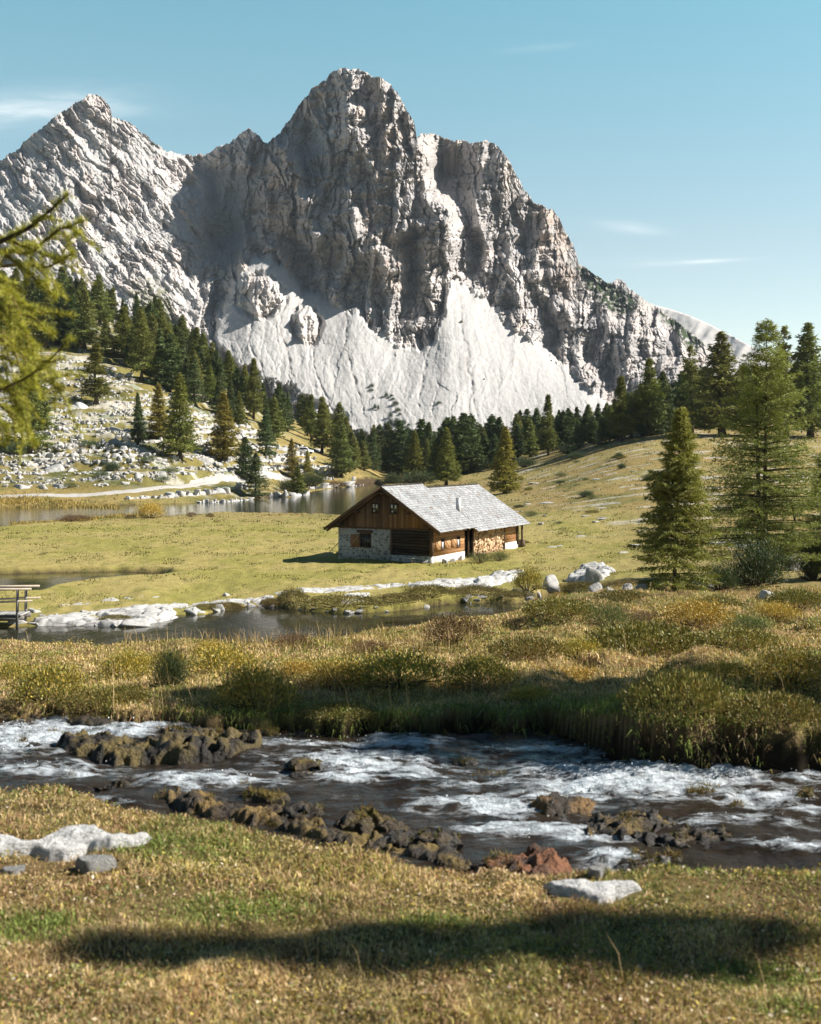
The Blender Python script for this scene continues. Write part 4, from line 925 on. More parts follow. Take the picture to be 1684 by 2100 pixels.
# ================================================================ path
def build_path(name, px, hw):
    pts = np.array([hit(u, v, 186, 420)[:2] for u, v in px]); 
    t = np.linspace(0, len(pts) - 1, 160); X = np.interp(t, np.arange(len(pts)), pts[:, 0]); Y = np.interp(t, np.arange(len(pts)), pts[:, 1])
    ker = np.ones(9) / 9; Xs = np.convolve(np.pad(X, 4, 'edge'), ker, 'valid'); Ys = np.convolve(np.pad(Y, 4, 'edge'), ker, 'valid')
    tx, ty = np.gradient(Xs), np.gradient(Ys); L = np.hypot(tx, ty); nx, ny = -ty / L, tx / L
    s = np.linspace(-1, 1, 9)
    wob = hw * (1 + .25 * fbm(t * .6, t * 0, 3, 66))
    GX = Xs[:, None] + nx[:, None] * s[None] * wob[:, None]; GY = Ys[:, None] + ny[:, None] * s[None] * wob[:, None]
    GZ = gz(GX, GY) + .16 * (1 - np.abs(s)[None] ** 4) - .02
    c = np.broadcast_to(np.array((.44, .42, .39)), GX.shape + (3,)) * (1 + .12 * fbm(GX * 1.2, GY * 1.2, 3, 67))[..., None]
    tag(link(name, mesh_np(name, np.stack([GX, GY, GZ], -1).reshape(-1, 3), Q=grid_quads(160, 9), col=c.reshape(-1, 3), smooth=True), M['path']), kind='structure')
build_path('path', [(-120, 1021), (0, 1018), (110, 1017), (200, 1014), (290, 1006), (390, 997), (480, 988), (545, 977), (600, 971), (640, 962), (690, 955)], 1.15)
build_path('upper_path', [(560, 940), (600, 931), (630, 926), (660, 923)], 1.1)

# ================================================================ conifers
def conifer(seed, H, Rb, nb, per, spike, w, h0=.08, up=.18, droop=.30, hang=.25, ctop=(.12, .13, .028), cbase=(.17, .155, .035), shape=.85, trunk_r=.02, kind='larch', wood=False, gap=.35, npt=2):
    rg = np.random.default_rng(seed)
    tb = MB(); zs = np.linspace(0, H, 9); wob = np.stack([.012 * H * np.cumsum(rg.normal(0, .35, 9)), .012 * H * np.cumsum(rg.normal(0, .35, 9)), zs], 1); wob[0, :2] = 0
    rad = H * trunk_r * (1 - zs / H * .96); rad[0] *= 1.35
    bc = np.array((.085, .068, .055))
    tb.tube(wob, rad, 8, col=bc)
    Vs = []; Cs = []
    t = np.sort(rg.uniform(0, 1, nb)) ** .92
    for i in range(nb):
        tt = t[i]; h = H * (h0 + (1 - h0) * tt * .985); az = i * 2.399 + rg.uniform(-.5, .5)
        prof = (1 - tt) ** shape if kind != 'pine' else np.clip((1 - tt) * 2.2, 0, 1) ** .7 * (.55 + .45 * (1 - tt))
        if tt < .10: prof *= .72 + 2.6 * tt
        L = Rb * prof * rg.uniform(.72, 1.12) * (1 + gap * pnoise(np.array([az * .9]), np.array([tt * 7.0]), seed)[0]) + .04 * Rb
        if rg.random() < .06: L *= .5
        d = np.array((math.cos(az), math.sin(az), 0)); lat = np.array((-d[1], d[0], 0))
        b0 = np.array([np.interp(h, zs, wob[:, k]) for k in range(3)])
        upk = up * (1.0 + 1.6 * tt ** 3) ; dr = droop * (1 - tt) + .05
        m = max(5, int(per * (L / Rb + .12)))
        sn = max(3, int(3 + L / Rb * 9))
        s_ = (np.floor(rg.uniform(.10, 1, m) ** .85 * sn) + rg.uniform(-.22, .22, m)) / sn; s_ = np.clip(s_, .06, 1.02)
        q = rg.uniform(-1, 1, m); q = np.sign(q) * np.abs(q) ** .8
        tl = .36 * L * (1 - .72 * s_) + .05 * Rb
        along = s_ * L
        z = L * (upk * s_ - dr * s_ ** 2 + .16 * s_ ** 4 * (1 if kind == 'larch' else .4)) - hang * np.abs(q) * tl * rg.uniform(.5, 1.3, m)
        p = b0 + d * (along + .35 * np.abs(q) * tl)[:, None] + lat * (q * tl)[:, None]; p[:, 2] += z
        p += rg.normal(0, (.008 if wood else .022) * Rb, (m, 3)); p[:, 2] += rg.normal(0, .011 * H if not wood else .0022 * H, m)
        if wood and L > .1 * Rb:
            ss = np.linspace(0, .92, 6); bp = b0 + d * (ss * L)[:, None]; bp[:, 2] += L * (upk * ss - dr * ss ** 2 + .16 * ss ** 4)
            tb.tube(bp, np.linspace(max(.012, .012 * L + .006), .004, 6) * (H / 10) ** .3, 5, cap=False, col=bc)
        base = np.array(ctop) * tt + np.array(cbase) * (1 - tt)
        cb = base * rg.uniform(.75, 1.2)
        for k in range(npt):
            dirv = d * .55 + lat * (np.sign(q) * .75)[:, None] + rg.normal(0, .55, (m, 3)); dirv[:, 2] += (-.10 if kind == 'larch' else .45)
            dirv /= np.linalg.norm(dirv, axis=1, keepdims=True)
            sd_ = np.cross(dirv, rg.normal(size=(m, 3))); sd_ /= np.linalg.norm(sd_, axis=1, keepdims=True) + 1e-9
            l = spike * rg.uniform(.6, 1.3, m); ww = w * rg.uniform(.7, 1.3, m)
            a = p - sd_ * (ww / 2)[:, None] - dirv * (l * .3)[:, None]; b = p + sd_ * (ww / 2)[:, None] - dirv * (l * .3)[:, None]; c = p + dirv * (l * .7)[:, None]
            Vs.append(np.stack([a, b, c], 1).reshape(-1, 3))
            cc = cb[None] * rg.uniform(.72, 1.3, (m, 1)) * np.array((1, 1, 1)) + rg.normal(0, .006, (m, 3)); Cs.append(np.repeat(np.clip(cc, .008, 1), 3, 0))
    # leader
    V = np.concatenate(Vs); Cc = np.concatenate(Cs); T = np.arange(len(V)).reshape(-1, 3)
    return tb, mesh_np('crown', V, T=T, col=Cc)

LARCH_A = dict(cbase=(.185, .205, .050), ctop=(.21, .215, .05)); LARCH_Y = dict(cbase=(.26, .235, .050), ctop=(.29, .255, .055)); LARCH_D = dict(cbase=(.21, .235, .07), ctop=(.24, .25, .075))
PINE = dict(cbase=(.108, .145, .055), ctop=(.13, .168, .06), kind='pine', up=.30, droop=.18, hang=.05, gap=.5)
def proto(name, mat, *a, **k):
    tb, cm = conifer(*a, **k); tm = tb.mesh('trunk'); tm.materials.append(M['bark']); cm.materials.append(mat); return (name, tm, cm, a[1])
PROTO = {
 'L0': proto('larch_tree', M['larch'], 11, 12, 2.6, 150, 52, .42, .13, **LARCH_A), 'L1': proto('larch_tree', M['larch'], 12, 12, 2.3, 140, 50, .42, .13, h0=.12, shape=.75, **LARCH_A),
 'L2': proto('larch_tree', M['larch'], 13, 12, 3.0, 140, 52, .42, .13, h0=.14, gap=.6, **LARCH_A), 'LY': proto('larch_tree', M['larch'], 14, 12, 2.4, 150, 52, .42, .13, h0=.05, **LARCH_Y),
 'LD': proto('larch_tree', M['larch'], 15, 12, 2.3, 150, 52, .42, .14, h0=.06, shape=.7, **LARCH_D), 'LT': proto('larch_tree', M['larch'], 16, 12, 1.7, 70, 44, .42, .12, h0=.18, shape=.55, gap=.7, **LARCH_D),
 'LE': proto('larch_tree', M['larch'], 22, 12, 2.7, 150, 52, .42, .14, h0=.05, shape=.8, gap=.5, **LARCH_D),
 'P0': proto('stone_pine', M['pine'], 17, 12, 2.2, 140, 56, .40, .16, h0=.05, **PINE), 'P1': proto('stone_pine', M['pine'], 18, 12, 2.7, 140, 56, .42, .17, h0=.04, **PINE),
 'P2': proto('stone_pine', M['pine'], 19, 12, 1.9, 130, 56, .40, .16, h0=.06, **PINE),
 'S0': proto('spruce_tree', M['pine'], 20, 12, 2.3, 160, 50, .40, .14, h0=.03, shape=.95, **{**PINE, 'kind': 'larch', 'up': .05, 'droop': .22, 'hang': .3}),
 'S1': proto('spruce_tree', M['pine'], 21, 12, 2.7, 160, 50, .40, .14, h0=.03, shape=.85, **{**PINE, 'kind': 'larch', 'up': .05, 'droop': .22, 'hang': .3}),
}
TR = np.random.default_rng(33)
def tree(key, u, v, hpx, label, group=None, ymin=3., ymax=1200, wide=1.0, loc=None, ax=None):
    nm, tm, cm, H = PROTO[key]
    x, y, z = loc if loc is not None else hit(u, v, ymin, ymax)
    sc = hpx / F * y / H; wide = wide * 1.08
    root = empty(nm, (x, y, z - .05), TR.uniform(0, 6.28), (sc * wide, sc * wide, sc))
    link('trunk', tm, None, root); link('crown', cm, None, root)
    tag(root, label, 'tree', group); return root

def build_forest():
    one = [('LD', 62, 930, 220, 'broad larch at the far left half hidden by the near larch branch', 1.25), ('L1', 198, 828, 126, 'round crowned larch with a bare dark trunk alone on the rocky hillside', 1.5),
     ('S0', 283, 912, 108, 'small dark narrow spruce alone on the rocky hillside', 1.0), ('LY', 328, 905, 118, 'yellowish larch left of a taller larch on the hillside', 1.2), ('L0', 370, 945, 178, 'tall larch with a bare lower trunk above the path', 1.15),
     ('LY', 460, 945, 140, 'golden green larch on the hillside left of the dark pair', 1.35), ('S1', 545, 934, 100, 'dark broad spruce on the slope above the path', 1.2), ('L2', 290, 782, 146, 'thin larch at the lower edge of the hillside forest', 1.0),
     ('P1', 505, 985, 88, 'dark leaning pine growing beside the path near the lake', 1.2), ('S1', 525, 1018, 92, 'dark spruce at the lake edge below the path', 1.35), ('LY', 600, 982, 82, 'young yellow green larch beside the path, left one of two', 1.2), ('LY', 632, 990, 66, 'young yellow green larch beside the path, right one of two', 1.1),
     ('L0', 610, 1015, 60, 'bushy young larch at the rocky lake shore', 1.7), ('LE', 700, 978, 118, 'dark larch behind the lake point rocks', 1.2), ('L1', 520, 860, 128, 'pointed larch rising above the hillside forest edge', .9), ('L1', 638, 905, 98, 'slim larch standing out against the scree', .9),
     ('LY', 1035, 1012, 138, 'golden larch with a clear trunk on the meadow behind the hut roof', 1.35), ('L0', 915, 996, 120, 'light green larch directly behind the hut ridge', 1.2), ('L0', 852, 988, 104, 'green larch at the forest edge left of the hut ridge', 1.2), ('L1', 1125, 935, 128, 'slim pale tipped larch rising above the treeline against the scree', .9),
     ('L1', 1275, 906, 138, 'tall larch at the left end of the right hand wood', 1.1), ('L2', 1330, 895, 160, 'open crowned larch in front of the cliffs', 1.1), ('P1', 1357, 890, 128, 'dark stone pine between two larches of the right hand wood', 1.1), ('LT', 1418, 890, 182, 'narrow tall larch with a straight dark trunk before the cliff', 1.2),
     ('LE', 1482, 880, 200, 'broad dark larch with a wide crown left of the big larch', 1.5), ('LT', 1612, 868, 200, 'thin pale larch showing against the sky right of the big larch', 1.0), ('LE', 1662, 868, 205, 'tall dark larch at the right edge against the sky', 1.2), ('P1', 872, 900, 64, 'round topped pine standing out against the scree', 1.3)]
    for k, u, v, h, lab, wd in one:
        loc = None
        if u > 1440:                                  # these stand further up behind the big larch
            Y = 262.; x = (u - CU) / F * Y; loc = (x, Y, gz1(x, Y)); h = h + (v - (CV - loc[2] * F / Y)) * -1
            h = max(h, 120)
        tree(k, u, v, h, lab, None, 186 if u < 760 else 150, 420, wd, loc)
    rg = np.random.default_rng(5)
    PL = [(-30, 690), (90, 715), (200, 728), (250, 735), (305, 785), (390, 838), (470, 872), (560, 905), (640, 925), (700, 958), (735, 950), (700, 905), (620, 872), (540, 845), (440, 775), (350, 700), (270, 640), (180, 600), (80, 590), (-30, 580)]
    n = 0; done = []
    keys = ['LD', 'LE', 'L0', 'L2', 'P0', 'P1', 'S0', 'S1', 'LD', 'L1', 'LE']
    lab = {'L': 'dark green larch among many in the dense hillside forest on the left', 'P': 'dark stone pine among many in the dense hillside forest on the left', 'S': 'dark spruce among many in the dense hillside forest on the left'}
    tries = 0
    while n < 108 and tries < 9000:
        tries += 1
        u = rg.uniform(-30, 740); v = rg.uniform(575, 960)
        if poly_sd(np.array([u]), np.array([v]), PL)[0] > 0: continue
        if any(abs(u - a) < 10 and abs(v - b) < 12 for a, b in done): continue
        done.append((u, v)); x, y, z = hit(u, v, 200, 430); vv = CV - F * z / y
        h = rg.uniform(9.5, 15.5) * F / y * (.92 if u > 420 else 1.05); k = keys[rg.integers(len(keys))]
        tree(k, u, v, h, lab[k[0]], 'trees of the hillside forest', loc=(x, y, z), wide=rg.uniform(1.1, 1.6)); n += 1
    # treeline across the middle and the wood on the right
    lab = {'L': 'dark green larch among many in the treeline below the scree', 'P': 'dark stone pine among many in the treeline below the scree', 'S': 'dark spruce among many in the treeline below the scree'}
    labr = {'L': 'dark green larch among many in the shaded wood on the right', 'P': 'dark stone pine among many in the shaded wood on the right', 'S': 'dark spruce among many in the shaded wood on the right'}
    FU = [700, 760, 850, 900, 960, 1060, 1130, 1200, 1290, 1420, 1700]; FV = [975, 968, 985, 984, 974, 950, 936, 922, 905, 884, 868]
    n = 0; done = []; keys = ['P0', 'P1', 'P2', 'S0', 'S1', 'LD', 'P1', 'P0', 'LE', 'S1']
    tries = 0
    while n < 182 and tries < 9000:
        tries += 1
        u = rg.uniform(700, 1730) if rg.random() < .6 else rg.uniform(1230, 1730); fv = np.interp(u, FU, FV); row = rg.integers(4)
        if any(abs(u - a) < (17 if u < 1240 else 15) and row == b for a, b in done): continue
        x, y, z = hit(u, fv - 2, 150, 420); y2 = y * (1 + .075 * row + rg.uniform(0, .05)); x = (u - CU) / F * y2; z = gz1(x, y2)
        done.append((u, row))
        top = np.interp(u, [700, 780, 860, 960, 1100, 1250, 1290, 1400, 1700], [885, 880, 872, 862, 850, 838, 800, 770, 740]) + rg.uniform(-16, 34)
        h = max(60, (CV - F * z / y2) - top); k = keys[rg.integers(len(keys))]
        if u > 1290 and k[0] != 'L' and rg.random() < .6: k = ['LE', 'LD', 'LT', 'L1'][rg.integers(4)]
        tree(k, u, fv, h, (lab if u < 1275 else labr)[k[0]], 'trees of the treeline' if u < 1275 else 'trees of the right hand wood', loc=(x, y2, z), wide=rg.uniform(1.15, 1.65)); n += 1
if 'forest' not in SKIP: build_forest()

# the two large larches by the boulders, and the one at the right edge
def hero(name, u, v, hpx, seed, Rf, label, nb, per, pal, extra=None, ymin=45, shape=.8, h0=.10, **kw):
    x, y, z = hit(u, v, ymin, 80); H = hpx / F * y
    tb, cm = conifer(seed, H, Rf * H, nb, per, .25, .036, h0=h0, shape=shape, wood=True, trunk_r=.0125, npt=2, **pal, **kw)
    root = empty(name, (x, y, z - .1))
    if extra: extra(tb, H)
    tb.build('trunk', M['bark'], root, smooth=True); cm.materials.append(M['larchnear']); link('crown', cm, None, root)
    tag(root, label, 'tree'); return root
def twin(tb, H):                                     # second stem and a crooked low limb
    z = np.linspace(0, .80 * H, 8); tb.tube(np.stack([-.30 + -.02 * z, .15 + 0 * z, z], 1), np.linspace(.20, .03, 8), 8, col=(.085, .068, .055))
    q = np.array([(.25, 0, .5), (.55, .05, 1.6), (.95, .1, 2.4), (1.45, .1, 2.9), (1.65, .1, 3.6), (1.5, .1, 4.6), (1.6, .1, 5.6)]); tb.tube(q, np.linspace(.13, .04, 7), 7, col=(.085, .068, .055))
hero('larch_tree', 1385, 1216, 388, 56, .285, 'medium larch standing in front of the meadow among the boulders, lower than its neighbour', 210, 140, dict(cbase=(.255, .265, .078), ctop=(.32, .315, .085)), shape=.85, h0=.04, gap=.4, hang=.35)
hero('larch_tree', 1572, 1196, 548, 52, .27, 'tallest larch on the right with a dark double trunk', 250, 190, dict(cbase=(.225, .262, .078), ctop=(.30, .325, .09)), extra=twin, shape=.72, h0=.12, gap=.5, hang=.4)
hero('larch_tree', 1712, 1188, 330, 53, .30, 'pale green larch cut by the right edge of the picture', 150, 190, dict(cbase=(.20, .225, .075), ctop=(.22, .235, .075)), shape=.7, h0=.06, gap=.5, hang=.4)

# larches outside the picture on the right: their shade lies over the near turf and the far bank
def side_tree(x, y, H, Rf, seed, label, h0=.10, nb=130, per=120, sp=.30):
    z = gz1(x, y); tb, cm = conifer(seed, H, Rf * H, nb, per, sp, .07 * sp / .3, h0=h0, wood=True, trunk_r=.012, **LARCH_A)
    r = empty('larch_tree', (x, y, z - .05)); tb.build('trunk', M['bark'], r); cm.materials.append(M['larch']); link('crown', cm, None, r); tag(r, label, 'tree')
side_tree(9.2, 4.04, 8.0, .036, 61, 'narrow larch just outside the picture on the right, near the camera', .79, 62, 62, .17)
side_tree(10.2, 8.5, 9.4, .30, 62, 'broader larch just outside the picture on the right, beside the stream')

# ================================================================ the near larch branch at the upper left
def near_larch():
    x0, y0 = -2.75, 4.3; z0 = gz1(x0, y0); H = 7.0
    root = empty('larch_tree', (x0, y0, z0 - .05)); tag(root, 'near larch at the left edge reaching in with blurred yellow green twigs', 'tree')
    tb, cm = conifer(71, H, .8, 70, 60, .10, .02, h0=.45, trunk_r=.011, **LARCH_Y); tb.build('trunk', M['bark'], root); cm.materials.append(M['larch']); link('crown', cm, None, root)
    rg = np.random.default_rng(72)
    BR = [(4.0, .008, [(-420, 760), (-150, 585), (-20, 505), (60, 468), (110, 425), (143, 395)]), (4.15, .006, [(-150, 585), (-20, 510), (60, 520), (120, 470), (176, 452)]), (4.1, .005, [(-60, 530), (40, 542), (100, 548), (150, 520)]),
          (4.05, .005, [(-150, 560), (0, 512), (60, 560), (92, 592), (118, 612)]), (3.9, .005, [(-160, 590), (-20, 560), (20, 600), (45, 625), (66, 637)]), (3.95, .005, [(-160, 600), (-20, 610), (30, 660), (60, 700), (86, 722)]),
          (4.2, .005, [(-180, 620), (-30, 640), (20, 700), (60, 726), (101, 747)]), (3.9, .005, [(-420, 900), (-150, 850), (0, 800), (60, 772), (100, 740), (146, 694)]), (4.0, .005, [(-160, 720), (-20, 720), (40, 750), (80, 772), (132, 802)]),
          (4.1, .005, [(-160, 840), (-20, 820), (30, 850), (55, 882), (76, 916)]), (3.95, .005, [(-160, 760), (-20, 760), (20, 800), (50, 850), (60, 900)]), (4.05, .004, [(-100, 830), (-20, 850), (10, 872), (14, 912)]), (4.0, .005, [(-150, 690), (0, 690), (30, 722), (52, 780), (62, 806)]),
          (4.1, .006, [(-160, 560), (-20, 480), (40, 500), (90, 522), (122, 532)]), (3.85, .005, [(-150, 650), (-30, 560), (10, 580), (40, 640), (50, 690)]), (4.15, .005, [(-160, 780), (-30, 650), (30, 640), (70, 652), (110, 690)])]
    for Yb, r0, px in BR:
        n = len(px); dep = Yb + np.linspace(.12, -.10, n) + rg.normal(0, .03, n)
        q = np.array([P(u, v, d) for (u, v), d in zip(px, dep)])
        q[0] = (x0 + .02, y0, q[0][2] - .15)
        t = np.linspace(0, n - 1, 60); ti = np.arange(n)
        C3 = np.stack([np.interp(t, ti, q[:, k]) for k in range(3)], 1)
        ker = np.hanning(9); ker /= ker.sum(); Cs = np.stack([np.convolve(np.pad(C3[:, k], 4, 'edge'), ker, 'valid') for k in range(3)], 1)
        b = MB(); b.tube(Cs - root.location, np.linspace(r0 * 1.6, r0 * .35, 60), 6, col=(.075, .055, .042) if r0 > .007 else (.17, .12, .05))
        bo = b.build('branch', M['bark'], root, smooth=True)
        # short shoots with needle rosettes, on the branch and on thin side twigs
        pts = [Cs[i] + rg.normal(0, .004, 3) for i in np.sort(rg.integers(10, 60, 52))]
        tw = MB()
        for k in range(5 if r0 > .0045 else 3):
            i = rg.integers(16, 56); a = Cs[i]; L = rg.uniform(.06, .17); d = (Cs[min(i + 3, 59)] - Cs[max(i - 3, 0)]); d /= np.linalg.norm(d) + 1e-9
            d = d + rg.normal(0, .6, 3) + np.array((0, 0, -.35)); d /= np.linalg.norm(d); ss = np.linspace(0, 1, 8)[:, None]; tp = a + d * L * ss + np.array((0, 0, -.25)) * L * ss ** 2
            tw.tube(tp - root.location, np.linspace(.0026, .0012, 8), 4, col=(.22, .16, .06)); pts += [np.array([np.interp(f, ss[:, 0], tp[:, j]) for j in range(3)]) for f in np.arange(.1, 1.05, .011 / L)]
        if tw.n: tw.build('twig', M['twig'], bo)
        pts = np.array(pts); m = 15; N = len(pts) * m
        ctr = np.repeat(pts, m, 0); ax = rg.normal(0, .5, (len(pts), 3)) + np.array((0, 0, .55)); ax = np.repeat(ax, m, 0)
        d = ax + rg.normal(0, .75, (N, 3)); d /= np.linalg.norm(d, axis=1, keepdims=True); l = rg.uniform(.018, .034, N)
        sdv = np.cross(d, rg.normal(size=(N, 3))); sdv /= np.linalg.norm(sdv, axis=1, keepdims=True)
        V = np.stack([ctr - sdv * .0012, ctr + sdv * .0012, ctr + d * l[:, None]], 1).reshape(-1, 3) - np.array(root.location)
        c = np.array((.46, .45, .07))[None] * rg.uniform(.6, 1.25, (N, 1)) + rg.normal(0, .015, (N, 3)); c = np.repeat(np.clip(c, .02, 1), 3, 0)
        me = mesh_np('needles', V, T=np.arange(3 * N).reshape(-1, 3), col=c); me.materials.append(M['grass']); link('needles', me, None, bo)
if 'branch' not in SKIP: near_larch()

# ================================================================ the hut
def plank_mat(name, cols, axis, width, rough=.8, streak=(1, 1, 14), dark=.35):
    """boards laid side by side along one local axis, each with its own tone and grain"""
    m, t = new_mat(name)
    tc = t.node('ShaderNodeTexCoord').outputs['Object']
    sp = t.node('ShaderNodeSeparateXYZ', {0: tc}); a = sp.outputs[axis]
    k = t.math('DIVIDE', a, width); fl = t.math('FLOOR', k); fr = t.math('FRACT', k)
    wn = t.node('ShaderNodeTexWhiteNoise', {'W': fl}, noise_dimensions='1D').outputs[0]
    grain = t.noise(t.vmul(tc, streak), 2.2, 6, .65)
    f = t.math('ADD', t.math('MULTIPLY', wn, .55), t.math('MULTIPLY_ADD', grain, .9, -.22))
    c = t.ramp(f, [(.1, cols[0]), (.5, cols[1]), (.9, cols[2])])
    big = t.noise(tc, .7, 4, .6)
    c = t.mix(t.ramp(big, [(.45, (0, 0, 0)), (.7, (dark, dark, dark))]), c, (*[x * .45 for x in cols[0]], 1))
    gap = t.math('LESS_THAN', fr, .07)
    c = t.mix(gap, c, (.012, .009, .007, 1))
    finish(t, t.node('ShaderNodeBsdfPrincipled', {'Base Color': c, 'Roughness': rough, 'Specular IOR Level': .15,
                     'Normal': t.bump(t.math('SUBTRACT', grain, t.math('MULTIPLY', gap, 1.0)), .012)}).outputs[0]); return m
def rubble_mat():
    m, t = new_mat('whitewashed_rubble')
    tc = t.node('ShaderNodeTexCoord').outputs['Object']
    w = t.vmul(tc, (1, 1, 1.5)); n = t.noise(tc, 3.0, 4, .6)
    vec = t.node('ShaderNodeVectorMath', {0: w, 1: t.node('ShaderNodeCombineXYZ', {0: t.math('MULTIPLY', n, .25), 1: t.math('MULTIPLY', n, .2), 2: t.math('MULTIPLY', n, .3)}).outputs[0]}, operation='ADD').outputs[0]
    vo = t.node('ShaderNodeTexVoronoi', {'Vector': vec, 'Scale': 3.4}); e = t.node('ShaderNodeTexVoronoi', {'Vector': vec, 'Scale': 3.4}, feature='DISTANCE_TO_EDGE').outputs[0]
    sel = t.node('ShaderNodeSeparateColor', {0: vo.outputs['Color']}).outputs[0]
    stone = t.ramp(sel, [(.0, (.16, .155, .15)), (.4, (.27, .265, .255)), (.7, (.46, .455, .44)), (1, (.60, .59, .57))])
    c = t.mix(t.ramp(e, [(.05, (0, 0, 0)), (.13, (1, 1, 1))]), (.62, .61, .59, 1), stone)
    c = t.mix(t.math('MULTIPLY', t.noise(tc, 9, 5, .7), .35), c, (.20, .19, .18, 1))
    finish(t, t.node('ShaderNodeBsdfPrincipled', {'Base Color': c, 'Roughness': .95, 'Normal': t.bump(t.math('ADD', e, t.noise(tc, 14, 4, .6)), .05)}).outputs[0]); return m
def plain(name, col, rough=.8, spec=.2, nscale=6, amt=.2):
    m, t = new_mat(name)
    tc = t.node('ShaderNodeTexCoord').outputs['Object']; f = t.math('MULTIPLY_ADD', t.noise(tc, nscale, 5, .6), 2 * amt, 1 - amt)
    c = t.mix(1.0, (*col, 1), t.node('ShaderNodeCombineColor', {0: f, 1: f, 2: f}).outputs[0], 'MULTIPLY')
    finish(t, t.node('ShaderNodeBsdfPrincipled', {'Base Color': c, 'Roughness': rough, 'Specular IOR Level': spec}).outputs[0]); return m
M['gableboards'] = plank_mat('gable_boards', [(.085, .048, .026), (.20, .112, .055), (.30, .185, .10)], 0, .21, streak=(6, 6, .5))
M['darklogs'] = plank_mat('dark_logs', [(.018, .014, .012), (.032, .024, .019), (.075, .055, .040)], 2, .24, streak=(.7, .7, 8), dark=.5)
M['larchboards'] = plank_mat('larch_boards', [(.36, .17, .075), (.50, .255, .115), (.62, .36, .19)], 2, .26, streak=(.6, .6, 9), dark=.15)
M['rubble'] = rubble_mat()
M['lime'] = plain('lime_plaster', (.70, .68, .64), .9, .2, 3, .15)
M['beam'] = plain('beam_wood', (.10, .062, .038), .85); M['beamend'] = plain('beam_end', (.55, .40, .25), .8); M['shutter'] = plank_mat('shutter_boards', [(.20, .10, .05), (.30, .16, .08), (.40, .23, .12)], 0, .16, streak=(4, 4, .6), dark=.1)
M['shutterlit'] = plank_mat('sunlit_shutter_boards', [(.42, .22, .10), (.56, .31, .15), (.66, .40, .22)], 1, .15, streak=(4, 4, .6), dark=.1)  # paler copy of the shutter boards, sunlight on the right wall painted in
M['recessdark'] = plain('recess_shade', (.012, .010, .009), .9); M['glass'] = plain('window_glass', (.03, .035, .04), .08, .6); M['curtain'] = plain('curtain', (.62, .62, .60), .9)
M['metal'] = plain('pale_metal', (.66, .67, .68), .45, .5); M['rust'] = plain('dark_metal', (.10, .09, .085), .6, .4)

